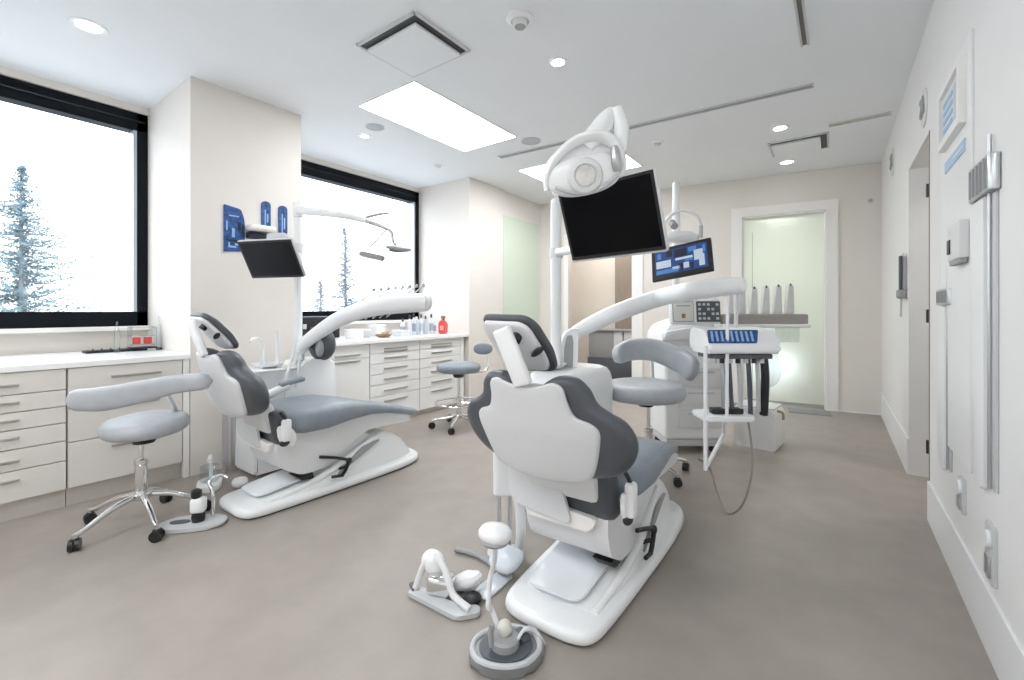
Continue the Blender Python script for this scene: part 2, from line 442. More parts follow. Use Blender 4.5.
cabinet('drawer_unit', 'cream drawer unit at the left edge under the window', 'drawer unit', -.06, .594, -4.66, XP, .115, .848,
        [.72, .62, .52, .41, .29], [(-.02, .40, z) for z in HZ], cab_m, g1)
cabinet('drawer_unit', 'cream drawer unit behind the front stool, with three wide drawers', 'drawer unit', .598, 1.185, -4.66, XP, .115, .848,
        [.64, .395], [(.80, 1.06, .775), (.80, 1.05, .37), (.80, 1.05, .33), (.80, 1.05, .59)], cab_m, g1, False, .04)
cabinet('drawer_unit', 'cream drawer unit out past the left edge of the view', 'drawer unit', -.72, -.064, -4.66, XP, .115, .848, [.62, .395], [(-.6, -.2, .77)], cab_m, g1)
r = thing('worktop', 'white worktop running under the left window', 'worktop', (-4.2, .25, .848))
MB().bb(-.47, .455, -.98, .98, 0, .036, .004).build('slab', top_m, r, smooth=False)
g2 = 'white drawer units under the far window'
X2 = -3.80
cabinet('drawer_unit', 'white base cabinet with one door beside the left chair\'s unit', 'cabinet', 2.06, 2.79, -4.66, X2, .06, .862, [.72], [(2.40, 2.68, .76), (2.40, 2.68, .70)], cab2_m, g2, True)
HZ2 = [.80, .70, .59, .48, .36, .25]
cabinet('drawer_unit', 'white drawer unit with six grips in the middle of the far run', 'drawer unit', 2.794, 3.46, -4.66, X2, .06, .862,
        [.75, .645, .535, .425, .305], [(2.97, 3.28, z) for z in HZ2]+[(2.97, 3.28, .77)], cab2_m, g2)
cabinet('drawer_unit', 'white drawer unit next to the far pillar, behind the round stool', 'drawer unit', 3.464, 4.15, -4.66, X2, .06, .862,
        [.75, .645, .535, .425, .305], [(3.64, 3.98, z) for z in HZ2]+[(3.64, 3.98, .77)], cab2_m, g2, False, .05)
r = thing('worktop', 'white worktop under the far window, crowded with bottles', 'worktop', (-4.23, 3.155, .862))
MB().bb(-.44, .47, -1.10, 1.098, 0, .038, .004).build('slab', top_m, r, smooth=False)

# ================================================================== DENTAL CHAIRS
ZS = [.10, .30, .38, .48, .61, .768, .886, .95, 1.2]; YS = [.35, .21, .13, .06, 0, -.06, -.093, -.115, -.2]
def fb(z):
    if z <= ZS[0]: return YS[0]
    for i in range(len(ZS)-1):
        if z <= ZS[i+1]: return YS[i]+(YS[i+1]-YS[i])*(z-ZS[i])/(ZS[i+1]-ZS[i])
    return YS[-1]
def sym(half, n=5):
    """closed smooth outline from the right half, top centre to bottom centre"""
    L = [(-x, z) for x, z in reversed(half) if x > 1e-6]
    P = catmull([(x, z, 0) for x, z in half+L], n, True)
    return [(p.x, p.y) for p in P]
def make_chair(label, loc, rz=0):
    r = thing('dental_chair', label, 'dental chair', loc, rz, 'reclined dental chairs')
    # base: plinth, sloping body, dark inset slab painted as the shadow gap beneath
    half = [(0, 0), (.12, .005), (.19, .05), (.215, .2), (.235, .6), (.245, .95), (.225, 1.2), (.15, 1.33), (0, 1.365)]
    out = sym(half, 5)
    m = MB(); m.rings([[Vector((x*k, .68+(y-.68)*(1-(1-k)*.35), z)) for x, y in out] for k, z in ((.955, .010), (.985, .016), (1, .026), (1, .038), (.985, .050), (.945, .059), (.88, .062))])
    base = m.build('base', white_p, r, ang=60)
    MB().prism([(x*.93, .68+(y-.68)*.955) for x, y in out], 0, .013).build('gap_strip', drk_p, base)
    m = MB(); rings = []
    for y, hw, h in [(.10, .150, .05), (.14, .165, .066), (.30, .185, .085), (.48, .195, .115), (.62, .195, .165), (.78, .192, .24), (.90, .188, .285), (1.0, .182, .297), (1.09, .172, .275), (1.18, .155, .21), (1.26, .125, .12), (1.31, .09, .05)]:
        q = []
        for i in range(21):
            a = PI*i/20; cx = math.copysign(abs(math.cos(a))**.45, math.cos(a)); sz = abs(math.sin(a))**.5
            q.append(Vector((hw*cx, y, .045+(h-.045)*sz)))
        rings.append(q)
    m.rings(rings, True, True); m.build('base_body', white_p, r, ang=50)
    # flat tread plate on the low end and the raised side rail
    m = MB(); m.prism(rp([(-.14, .12), (.10, .12), (.12, .56), (-.14, .56)], .05), 0, .012, 'xy', .005, 2, Matrix.Translation((0, 0, .071)) @ Matrix.Rotation(R(6.2), 4, 'X'))
    m.build('tread_plate', mat('cool_white_plate', (.78, .81, .84), .22, coat=.2), r)
    m = MB(); m.tube([(.155, .14, .062), (.168, .4, .095), (.172, .62, .158), (.168, .8, .235), (.16, .93, .275)], [.014, .02, .022, .022, .016], 10)
    m.build('side_rail', white_p, r)
    # recessed grey panel and black lever on the near side
    m = MB(); m.prism(rp([(.58, .10), (.80, .20), (.93, .262), (.78, .245), (.66, .17)], .02), .190, .202, 'yz', .002, 2); m.build('recess_panel', grey_p, r)
    m = MB(); m.tube([(.212, .45, .262), (.217, .56, .228), (.222, .655, .19)], .010, 8, 3); m.tube([(.222, .66, .192), (.222, .63, .13), (.222, .60, .10)], .011, 8, 3); m.tube([(.222, .61, .098), (.222, .53, .112)], .010, 8, 0)
    m.sph((.222, .655, .185), (.014, .022, .02)); m.cyl((.185, .60, .14), (.222, .63, .15), .009)
    m.build('release_lever', blk_p, r)
    # lift arm
    m = MB(); m.prism(rp([(.34, .19), (.50, .15), (.72, .12), (.95, .22), (.86, .33), (.60, .33)], .04), -.13, .13, 'yz', .02, 3); m.build('lift_arm', white_s, r)
    m = MB(); m.prism([(.32, .165), (.37, .12), (.45, .115), (.44, .165)], .06, .15, 'yz', .008, 2); m.build('lift_joint', blk_p, r)
    # seat housing
    m = MB(); m.prism(rp([(.20, .46), (.195, .33), (.235, .235), (.34, .175), (.46, .168), (.64, .262), (.84, .352), (1.2, .335), (1.265, .355), (1.2, .39), (.95, .445), (.7, .47), (.4, .46)], .035), -.185, .185, 'yz', .03, 4)
    m.build('seat_housing', white_s, r)
    m = MB(); m.prism(rp([(-.17, .345), (.13, .345), (.15, .40), (-.17, .425)], .02), .165, .20, 'xz', .01, 3); m.build('housing_bar', trim_m, r)
    m = MB(); m.bb(-.07, -.01, .17, .2, .425, .437); m.build('bar_slot', drk_p, r)
    # seat and leg rest
    m = MB(); rings = []
    for y, hw, zt, zb in [(.245, .19, .565, .475), (.265, .225, .588, .45), (.305, .26, .606, .43), (.36, .278, .615, .42), (.50, .285, .613, .42), (.66, .278, .602, .442), (.84, .255, .556, .45), (1.0, .23, .506, .43), (1.14, .208, .462, .393), (1.26, .182, .426, .362), (1.32, .15, .408, .358), (1.345, .10, .396, .366)]:
        q = []
        for a, b in ell(hw, (zt-zb)/2, 32, 3.2):
            z = (zt+zb)/2+b
            if b > 0 and y < 1.1: z -= .026*(1-(a/hw)**2)*(b/((zt-zb)/2))
            q.append(Vector((a, y, z)))
        rings.append(q)
    m.rings(rings); m.build('seat_cushion', uph_b, r, ang=70)
    # lumbar pad, hinge cover, side bracket
    m = MB(); m.pillow(rp([(-.22, .385), (.22, .385), (.22, .60), (-.22, .60)], .05), .10, .04, lambda x, z, h: Vector((x, .232-.20*(z-.38)-h+.03*(1-abs(x)/.25), z)), .0); m.build('lumbar_pad', uph_d, r, ang=70)
    m = MB(); m.prism(rp([(-.26, .545), (-.24, .42), (-.20, .385), (.035, .36), (.05, .375), (-.01, .545)], .03), .150, .168, 'xz', .008, 3); m.build('hinge_cover', plate_m, r)
    m = MB(); m.box((.272, .205, .495), (.04, .055, .13), .015); m.prism(rp([(.16, .53), (.25, .50), (.28, .43), (.25, .38), (.17, .43)], .03), .245, .262, 'yz', .006, 2)
    br = m.build('side_bracket', white_p, r)
    MB().sph((.262, .20, .42), (.018, .03, .02)).build('bracket_joint', blk_p, br); MB().tube([(.258, .175, .605), (.266, .19, .58), (.268, .205, .56)], .009).build('bracket_hinge', blk_p, br)
    m = MB(); m.tube([(-.20, .24, .5), (-.27, .26, .52), (-.29, .34, .60), (-.28, .50, .66)], [.03, .03, .03, .03], 10); m.build('armrest_post', white_s, r)
    m = MB(); m.box((-.285, .53, .685), (.06, .18, .035), .014, Euler((R(8), 0, 0)), 3); m.build('armrest_pad', uph_b, r)
    # backrest: pale shell, dark cloverleaf cushion
    shell = sym([(0, .936), (.06, .940), (.115, .957), (.148, .940), (.157, .89), (.178, .842), (.232, .82), (.254, .788), (.238, .71), (.208, .628), (.17, .597), (.08, .578), (0, .573)], 5)
    m = MB(); m.pillow(shell, .026, .012, lambda x, z, h: Vector((x, fb(z)+.03*(x/.25)**2-h, z)), .004, .012); m.build('back_shell', plate_m, r, ang=60)
    cush = sym([(0, .922), (.05, .938), (.11, .972), (.18, .972), (.222, .935), (.243, .885), (.285, .855), (.34, .825), (.368, .765), (.355, .70), (.31, .645), (.24, .61), (.12, .585), (0, .58)], 6)
    m = MB(); m.pillow(cush, .092, .044, lambda x, z, h: Vector((x*.975*(1+.06*min(0, h)/.05), fb(z)+.062+.025*(x/.36)**2-h*(1+(.35*(x/.36)**2 if h < 0 else 0)), z)), .0, .012, 7); m.build('back_cushion', uph_d, r, ang=80)
    m = MB(); m.box((0, .175, .55), (.32, .09, .18), .03, Euler((R(20), 0, 0)))
    m.build('back_carrier', white_s, r)
    # headrest on its post
    hp = lambda z: .06+(z-.96)*(-.19/.22)
    def hb(z):
        T = [(.90, .055), (.96, .058), (1.05, .028), (1.10, -.005), (1.14, -.052), (1.17, -.105), (1.25, -.21)]
        for (z0, y0), (z1, y1) in zip(T, T[1:]):
            if z <= z1: return y0+(y1-y0)*(z-z0)/(z1-z0)
        return T[-1][1]
    n = Vector((0, -.655, -.755))          # backwards/down normal of the headrest
    hd = rp([(-.118, .972), (.106, .984), (.112, 1.04), (.09, 1.182), (-.11, 1.187), (-.132, 1.15)], [.05, .04, .03, .045, .035, .03], 6)
    m = MB(); m.pillow(hd, .032, .015, lambda x, z, h: Vector((x-.05, .5*(hb(z)+hp(z)), z))-n*(-.006+h), .008, 0); hc = m.build('headrest_cushion', uph_d, r, ang=70)
    sh = [(x*.89-.002, 1.079+(z-1.079)*.89) for x, z in hd]
    m = MB(); m.pillow(sh, .022, .010, lambda x, z, h: Vector((x-.055, hp(z), z))+n*(.016-h), 0, .006); m.build('headrest_shell', mat('pale_shell', (.76, .765, .775), .4), r, ang=60)
    m = MB()
    a, b = Vector((.008, fb(.95)-.006, .94)), Vector((-.058, hp(1.178), 1.178))+n*.055
    d = (b-a); Z = d.normalized(); Xv = Vector((1, 0, 0)); Xv = (Xv-Z*Xv.dot(Z)).normalized(); Yv = Z.cross(Xv)
    M = Matrix((Xv, Yv, Z)).transposed().to_4x4(); M.translation = (a+b)/2
    m.box((0, 0, 0), (.072, .030, d.length), .010, M, 3); m.build('headrest_post', white_p, r)
    m = MB(); m.sph(Vector((.03, hp(1.07), 1.09))+n*.05, (.03, .016, .012), M=Matrix.Rotation(R(-35), 3, 'Y')); m.cyl(Vector((-.03, hp(1.13), 1.13))+n*.05, Vector((-.03, hp(1.13), 1.13))+n*.02, .02); m.build('headrest_knob', blk_p, r)
    m = MB(); m.box((0, fb(.92)+.03, .925), (.10, .05, .03), .01); m.build('post_socket', white_s, r)
    return r
ch = make_chair('reclined dental chair on the left, seen from the side in front of the pillar', (-2.868, 1.125, 0))
ch2 = dup(ch, (-.877, 1.385, 0), R(1.5), 'reclined dental chair in the middle, seen from behind with its pale back shell')

# ================================================================== STOOLS
def caster(m, p, a, s=1.):
    c, sn = math.cos(a), math.sin(a)
    for k in (-1, 1):
        q = Vector(p)+Vector((-sn, c, 0))*k*.013*s
        m.cyl(q-Vector((-sn, c, 0))*.009*s, q+Vector((-sn, c, 0))*.009*s, .029*s, n=16)
    m.box((p[0], p[1], p[2]+.022*s), (.036*s, .036*s, .026*s), .008*s, Matrix.Rotation(a, 4, 'Z'))
    return m
def stool(label, loc, seat_r, seat_z, seat_t, angs, leg_r, m_seat, back=None, ring=False, hub=.14, seat_off=(0, 0), tilt=(0, 0)):
    r = thing('stool', label, 'stool', (*loc, 0), 0, 'wheeled treatment stools')
    sx, sy = seat_off
    T = Euler((tilt[0], tilt[1], 0)).to_matrix()
    prof = []
    for i in range(9):
        a = -PI/2+PI*i/8
        prof.append((seat_r-seat_t*.42*(1-math.cos(a)), seat_t*.5*math.sin(a)))
    prof = [(.001, -seat_t*.5), (seat_r*.4, -seat_t*.5)]+prof+[(seat_r*.6, seat_t*.5+.012), (seat_r*.3, seat_t*.5+.016), (.001, seat_t*.5+.016)]
    m = MB(); m.lathe(prof, (0, 0, 0), 40, T)
    bmesh.ops.translate(m.bm, vec=(sx, sy, seat_z), verts=m.bm.verts)
    m.build('seat', m_seat, r, ang=70)
    m = MB(); m.lathe([(.05, -.055), (.062, -.02), (.07, .0)], (sx*.6, sy*.6, seat_z-seat_t*.5)); m.box((sx*.5, sy*.5, seat_z-seat_t*.5-.006), (.2, .16, .012), .004); m.build('seat_mount', blk_p, r)
    m = MB(); m.cyl((0, 0, hub+.20), (0, 0, seat_z-seat_t*.5-.04), .014); m.build('gas_spring', chrome_m, r)
    m = MB(); m.lathe([(.026, 0), (.03, .01), (.03, .17), (.034, .175), (.034, .20), (.02, .205)], (0, 0, hub)); m.lathe([(.045, -.02), (.052, -.01), (.052, .012), (.03, .02)], (0, 0, hub)); m.build('column', chrome_m, r)
    for a in angs:
        c, s = math.cos(a), math.sin(a)
        m = MB(); m.tube([(c*.03, s*.03, hub), (c*leg_r*.45, s*leg_r*.45, hub-.022), (c*leg_r*.85, s*leg_r*.85, .088), (c*leg_r, s*leg_r, .075)], [.018, .016, .013, .012], 10); m.cyl((c*leg_r, s*leg_r, .055), (c*leg_r, s*leg_r, .082), .012)
        lg = m.build('leg', chrome_m, r)
        caster(MB(), (c*leg_r, s*leg_r, .029), a+.9).build('caster', blk_p, lg)
    if ring:
        m = MB(); m.tube([(ring[0]*math.cos(t*PI/12), ring[0]*math.sin(t*PI/12), ring[1]) for t in range(25)], .010, 8, 0)
        for a in (.4, 2.5, 4.6): m.tube([(0, 0, ring[1]), (ring[0]*math.cos(a), ring[0]*math.sin(a), ring[1])], .007, 8, 0)
        m.build('foot_ring', chrome_m, r)
    return r
def band(r, pts, hts, th, m_, post=None, name='backrest'):
    """curved padded band along pts, hts = heights of the section"""
    P = catmull(pts, 6); n = len(P); k = len(hts)-1; rings = []
    for i in range(n):
        t = i/(n-1)*k; j = min(int(t), k-1); hh = hts[j]+(hts[j+1]-hts[j])*(t-j)
        T = (P[min(i+1, n-1)]-P[max(i-1, 0)]).normalized(); N = Vector((T.y, -T.x, 0)).normalized(); U = T.cross(N)
        if U.z < 0: U = -U
        e = i/(n-1); f = min(1, math.sqrt(max(0, min(e, 1-e))/.06+.03))
        rings.append([P[i]+N*(a*th/2*(.55+.45*f))+U*(b*hh/2*f) for a, b in ell(1, 1, 20, 2.8)])
    m = MB(); m.rings(rings); b = m.build(name, m_, r, ang=70)
    if post:
        m = MB(); m.tube(post, [.012]*len(post), 8); m.build('backrest_post', chrome_m, r)
    return b
A = [R(a) for a in (-74, -2, 70, 142, 214)]
s1 = stool('grey wheeled stool in the left foreground with a long curved arm pad', (-3.145, .796), .20, .555, .085, A, .295, uph_l, hub=.165, seat_off=(.022, .016), tilt=(R(2), R(2)))
band(s1, [(.03, -.30, .748), (.125, -.19, .746), (.19, -.06, .768), (.275, .08, .800), (.39, .205, .812)], [.10, .125, .118, .10, .088], .06, uph_l,
     [(0, 0, .515), (-.08, .16, .50), (-.02, .17, .60), (.20, .05, .77)])
s2 = stool('small round blue-grey stool with a foot ring in front of the far drawers', (-3.11, 3.36), .225, .61, .085, [R(a) for a in (-62, 10, 82, 154, 226)], .27, uph_b, ring=(.24, .255), hub=.12)
m = MB(); m.pillow(ell(.10, .062, 24, 2.4), .05, .024, lambda x, z, h: Vector((.16+.81*x+.5*h, .20+.587*x-.8*h, .80+z)), .01); m.build('backrest', uph_b, s2, ang=70)
m = MB(); m.tube([(0, 0, .56), (.12, .16, .555), (.19, .235, .60), (.18, .235, .79)], .012); m.build('backrest_post', chrome_m, s2)
s3 = stool('grey stool with a wrap-around back beside the white instrument cart', (-1.11, 3.25), .295, .605, .12, [R(a) for a in (-30, 42, 114, 186, 258)], .29, uph_l, hub=.13, seat_off=(-.025, -.018))
def rw(r_, w_, z): return (r_*math.cos(YAW)-w_*math.sin(YAW), r_*math.sin(YAW)+w_*math.cos(YAW), z)
band(s3, [rw(-.225, .10, .845), rw(-.08, .21, .885), rw(.10, .21, .885), rw(.26, .10, .82), rw(.325, -.06, .745)], [.13, .17, .175, .185, .20], .08, uph_l,
     [rw(0, 0, .545), rw(.1, .22, .54), rw(.12, .27, .62), rw(.1, .24, .86)])

# ================================================================== HELPERS FOR ARTICULATED EQUIPMENT
CR, CF = Vector((math.cos(YAW), math.sin(YAW), 0)), Vector((-math.sin(YAW), math.cos(YAW), 0))   # viewer's right and forward
def rel(r):
    o = Vector(r.location); return lambda *p: Vector(p)-o
def frame(o, rx, ry, rz):
    M = Euler((R(rx), R(ry), R(rz))).to_matrix().to_4x4(); M.translation = Vector(o); return M

# ------------------------------------------------------------------ monitors (screen faces local -y)
def monitor(label, loc, rot, wd, hg, screen, border, case=None, back=None):
    r = thing('monitor', label, 'monitor', loc, 0, 'ceiling-high monitors on arms')
    r.rotation_euler = [R(a) for a in rot]
    m = MB(); m.box((0, .014, 0), (wd+.008, .028, hg+.008), .006, None, 3); m.build('housing', case or blk_p, r)
    m = MB(); m.prism(rp([(-wd*.5, -hg*.5), (wd*.5, -hg*.5), (wd*.5, hg*.5), (-wd*.5, hg*.5)], .006), -.004, 0, 'xz'); m.build('bezel', blk_p, r)
    s = MB().bb(-wd/2+border, wd/2-border, -.0055, -.003, -hg/2+border*1.2, hg/2-border).build('screen', screen, r, smooth=False)
    m = MB(); m.box((0, .045, 0), (wd*.5, .04, hg*.5), .015); m.box((0, .075, 0), (.09, .03, .09), .006); m.build('rear_mount', back or lgrey_p, r)
    return r, s
mon2, sc2 = monitor('big dark monitor tilted over the middle dental chair, under the exam lamp head', (-.861, 1.97, 1.629), (19.5, -1.5, -6.4), .50, .35, scr_m, .014, white_s)
m = MB(); m.bb(-.25, .25, -.003, .03, -.186, -.178, .003); m.build('lower_lip', lgrey_p, mon2)
mon1, sc1 = monitor('small dark monitor hanging in front of the pillar, over the left dental chair', (-3.28, 1.57, 1.565), (28.9, -.3, 23.3), .44, .286, scr2_m, .014, lgrey_p)
mon3, sc3 = monitor('small monitor with blue pictures beyond the big dark monitor', (-.964, 3.57, 1.59), (-22, -9, 1), .45, .275, emit('screen_glow', (.008, .04, .15), .3), .028)
e_w = emit('screen_white', (.36, .42, .48), .3); e_b = emit('screen_blue', (.04, .15, .36), .3)
for x0, x1, z0, z1, mm in [(-.19, -.075, -.045, .02, e_w), (-.19, .0, -.095, -.06, e_b), (-.04, .09, .0, .02, e_w), (.02, .06, -.08, -.03, e_w), (.10, .165, -.03, .06, e_w), (.135, .175, -.085, .015, e_w), (.06, .12, .055, .095, e_b), (-.065, -.01, -.075, -.05, e_w), (-.18, -.15, .04, .09, e_b), (.165, .185, .03, .09, e_b), (.03, .09, -.02, -.005, e_b), (-.11, -.06, .045, .10, navy_m), (-.05, .05, .03, .10, navy_m), (-.02, .015, -.10, -.03, navy_m), (.068, .095, -.10, -.04, navy_m), (-.19, -.13, -.055, -.047, navy_m)]:
    MB().bb(x0, x1, -.0062, -.0054, z0, z1).build('picture_tile', mm, sc3, smooth=False)

# ------------------------------------------------------------------ left dental unit
u1 = thing('dental_unit', 'white dental unit with suction hoses behind the left dental chair', 'dental unit', (-3.42, 1.75, 0), 0, 'white dental units')
q = rel(u1)
m = MB()
m.prism(rp([(1.46, .03), (2.04, .03), (2.10, .30), (2.10, .80), (1.86, .815), (1.80, .755), (1.42, .755), (1.42, .68), (1.47, .55)], [.02, .02, .06, .06, .04, .04, .02, .03, .05]), -3.60, -3.30, 'yz', .03, 3)
bmesh.ops.translate(m.bm, vec=-Vector(u1.location), verts=m.bm.verts); m.build('cabinet_body', white_p, u1)
m = MB(); m.box(q(-3.45, 1.6, .762), (.34, .40, .014), .005); m.build('deck', white_p, u1)
m = MB(); m.lathe([(.03, .77), (.09, .785), (.105, .805), (.11, .806), (.10, .79), (.04, .775), (.001, .774)], q(-3.42, 1.62, 0)); m.build('rinse_bowl', white_s, u1)
MB().tube([q(-3.50, 1.62, .77), q(-3.50, 1.62, .93), q(-3.49, 1.58, .985), q(-3.46, 1.53, .99), q(-3.44, 1.50, .965)], .010).build('cup_filler', white_p, u1)
MB().cyl(q(-3.36, 1.66, .76), q(-3.36, 1.655, 1.04), .017, .014).build('suction_handle', white_p, u1)
MB().cyl(q(-3.38, 1.55, .76), q(-3.38, 1.545, .90), .012, .009).build('syringe_handle', white_s, u1)
MB().tube([q(-3.30, 1.76, .97), q(-3.27, 1.72, .85), q(-3.235, 1.66, .72), q(-3.25, 1.64, .55)], .012).build('hose', hose_m, u1)
MB().tube([q(-3.30, 1.80, .90), q(-3.255, 1.76, .76), q(-3.265, 1.74, .62)], .010).build('hose', hose_m, u1)
m = MB(); m.box(q(-3.38, 1.72, .755), (.16, .16, .02), .005); m.build('hose_holder', grey_p, u1)
m = MB(); m.cyl(q(-3.40, 1.835, .78), q(-3.40, 1.835, 1.925), .030); m.lathe([(.03, 0), (.045, .01), (.045, .09), (.03, .10)], q(-3.40, 1.835, .80)); m.build('pole', white_p, u1)
m = MB(); m.cyl(q(-3.40, 1.835, 1.66), q(-3.40, 1.835, 1.72), .042); m.build('pole_collar', white_s, u1)
A1 = [(-3.395, 1.835, .875), (-3.335, 1.845, .935), (-3.255, 1.914, 1.021), (-3.144, 2.007, 1.118), (-3.026, 2.105, 1.186), (-2.888, 2.217, 1.23), (-2.737, 2.339, 1.252), (-2.60, 2.44, 1.262)]
m = MB(); m.tube([q(*p) for p in A1], [.036, .042, .048, .054, .058, .064, .068, .064], 20, 5, 1.12, (0, 0, 1)); m.sph(q(-2.60, 2.44, 1.262), (.045, .045, .07)); m.build('delivery_arm', white_p, u1)
m = MB(); m.sph(q(-3.34, 2.00, .925), (.115, .10, .135)); m.build('arm_hub', drk_p, u1)
m = MB(); m.sph(q(-3.265, 1.935, .90), (.035, .03, .07)); m.build('hub_inset', grey_p, u1)
for k in range(8):
    tp = Vector((-2.985, 2.235, 1.362))+(CR*.95+CF*.30)*.056*k+Vector((0, 0, .006*k)); b = tp-CR*.30-CF*.02+Vector((0, 0, -.262))
    wa = MB().cyl(b-Vector(u1.location), tp-Vector(u1.location), .006).build('whip_arm', lgrey_p, u1)
    MB().sph(tp-Vector(u1.location), (.012, .012, .016)).build('arm_tip', grey_p, wa)
    MB().cyl(b-Vector(u1.location)+CR*.05+Vector((0, 0, .03)), b-Vector(u1.location)+CR*.10+Vector((0, 0, .065)), .014).build('grip_end', drk_p, wa)
for y, x in ((1.50, -3.63), (1.56, -3.63)):
    MB().cyl(q(x+.02, y-.1, .02), q(x+.02, y-.1, .66), .018).build('drain_pipe', steel_m, u1)
# left exam lamp: arm from the pole, across the far window, with two small heads
l1 = thing('exam_lamp', 'white exam lamp on a long thin arm crossing the far window', 'exam lamp', (-3.40, 1.835, 1.96), 0, 'exam lamps over the chairs')
q = rel(l1)
MB().tube([q(-3.40, 1.835, 1.985), q(-3.30, 1.84, 1.965), q(-3.06, 1.98, 1.93), q(-2.90, 2.10, 1.885)], [.034, .032, .028, .02], 12).build('lower_arm', white_p, l1)
MB().lathe([(.03, -.055), (.036, -.05), (.036, .05), (.02, .06)], q(-3.40, 1.835, 1.985)).build('swivel', white_p, l1)
MB().tube([q(-2.92, 2.085, 1.89), q(-2.80, 2.17, 1.84), q(-2.745, 2.21, 1.80), q(-2.735, 2.22, 1.725), q(-2.715, 2.235, 1.70)], [.017, .015, .013, .011, .011], 10).build('upper_arm', steel_m, l1)
MB().tube([q(-2.93, 2.08, 1.90), q(-2.84, 2.16, 1.935), q(-2.775, 2.21, 1.945)], [.012, .010, .008], 8).build('spring_arm', steel_m, l1)
MB().tube([q(-2.775, 2.21, 1.945), q(-2.772, 2.212, 1.83)], .005, 8, 0).build('tension_rod', lgrey_p, l1)
MB().tube([q(-2.78, 2.19, 1.815), q(-2.90, 2.11, 1.66)], .006, 8, 0).build('stay', steel_m, l1)
m = MB(); m.sph(q(-2.70, 2.245, 1.672), (.10, .10, .022), M=Matrix.Rotation(R(8), 3, 'Y')); m.build('lamp_head', grey_p, l1)
m = MB(); m.sph(q(-2.70, 2.245, 1.655), (.075, .075, .012)); m.build('lens', drk_p, l1)
m = MB(); m.box(q(-2.87, 2.13, 1.615), (.19, .075, .04), .015, Euler((0, R(12), YAW))); m.build('light_bar', grey_p, l1)
m = MB(); m.box(q(-2.87, 2.13, 1.594), (.16, .055, .008), .002, Euler((0, R(12), YAW))); m.build('bar_lens', lens_m, l1)
# bracket between pole and the left monitor
r = thing('monitor_bracket', 'white bracket holding the small dark monitor to the left pole', 'bracket', (-3.40, 1.835, 1.69))
q = rel(r)
MB().tube([q(-3.385, 1.775, 1.69), q(-3.36, 1.72, 1.68), q(-3.34, 1.69, 1.65)], [.024, .022, .02], 10).build('arm', white_p, r)
m = MB(); m.box(q(-3.37, 1.66, 1.745), (.16, .06, .06), .02, Euler((0, 0, R(23)))); m.build('bracket_box', lgrey_p, r)

# ------------------------------------------------------------------ middle dental unit
u2 = thing('dental_unit', 'white dental unit with a broad arching arm beside the middle dental chair', 'dental unit', (-1.42, 2.65, 0), 0, 'white dental units')
q = rel(u2)
m = MB(); bo = rp([(-.19, -.36), (.16, -.36), (.18, .34), (-.19, .34)], .12, 8)
m.rings([[Vector((x*k, y*k, z)) for x, y in bo] for k, z in ((.97, .02), (1, .05), (1, .66), (.985, .72), (.94, .765), (.85, .80), (.68, .82), (.3, .826))])
m.build('cabinet_body', white_p, u2)
m = MB(); m.box((.03, 0, .012), (.36, .6, .024), .005); m.build('plinth', lgrey_p, u2)
m = MB(); m.lathe([(.03, .82), (.09, .835), (.115, .86), (.12, .861), (.11, .845), (.04, .825), (.001, .824)], (-.06, -.22, 0)); m.build('rinse_bowl', white_s, u2)
def V2(u, v, w): return CR*((u-512)/444*w)+CF*w+Vector((0, 0, EYE+(310-v)/444*w))-Vector(u2.location)
TW = [(-.095, .79), (-.075, .93), (-.045, 1.045), (.0, 1.075), (.055, 1.085), (.045, 1.03), (.04, .79)]
Mt = Matrix.Translation((-.005, -.02, 0)) @ Matrix.Rotation(YAW, 4, 'Z')
m = MB(); m.prism(rp(TW, [.01, .05, .05, .03, .03, .03, .01]), -.055, .055, 'xz', .014, 3, Mt); m.build('arm_tower', white_p, u2)
m = MB(); m.prism(rp([(-.05, .80), (-.048, .95), (-.03, 1.03), (.005, 1.035), (.012, .99), (.008, .80)], .012), -.062, -.050, 'xz', .003, 2, Mt); m.build('tower_panel', grey_p, u2)
m = MB(); m.tube([Mt @ Vector(p) for p in [(.025, 0, 1.045), (.12, 0, 1.095), (.24, -.02, 1.155), (.40, -.06, 1.222), (.58, -.12, 1.284)]]+[q(-.66, 2.66, 1.308), q(-.52, 2.70, 1.328), q(-.425, 2.73, 1.336)], [.042, .052, .056, .057, .056, .055, .052, .048], 20, 5, 1.0, (0, 0, 1)); m.sph(q(-.425, 2.73, 1.336), (.04, .04, .048)); m.build('delivery_arm', white_p, u2)
m = MB(); m.cyl(q(-1.469, 2.517, .80), q(-1.469, 2.517, 1.90), .036); m.sph(q(-1.469, 2.517, 1.90), (.036, .036, .03)); m.build('pole', white_p, u2)
MB().cyl(q(-1.469, 2.517, 1.54), q(-1.469, 2.517, 1.60), .045).build('pole_collar', white_s, u2)
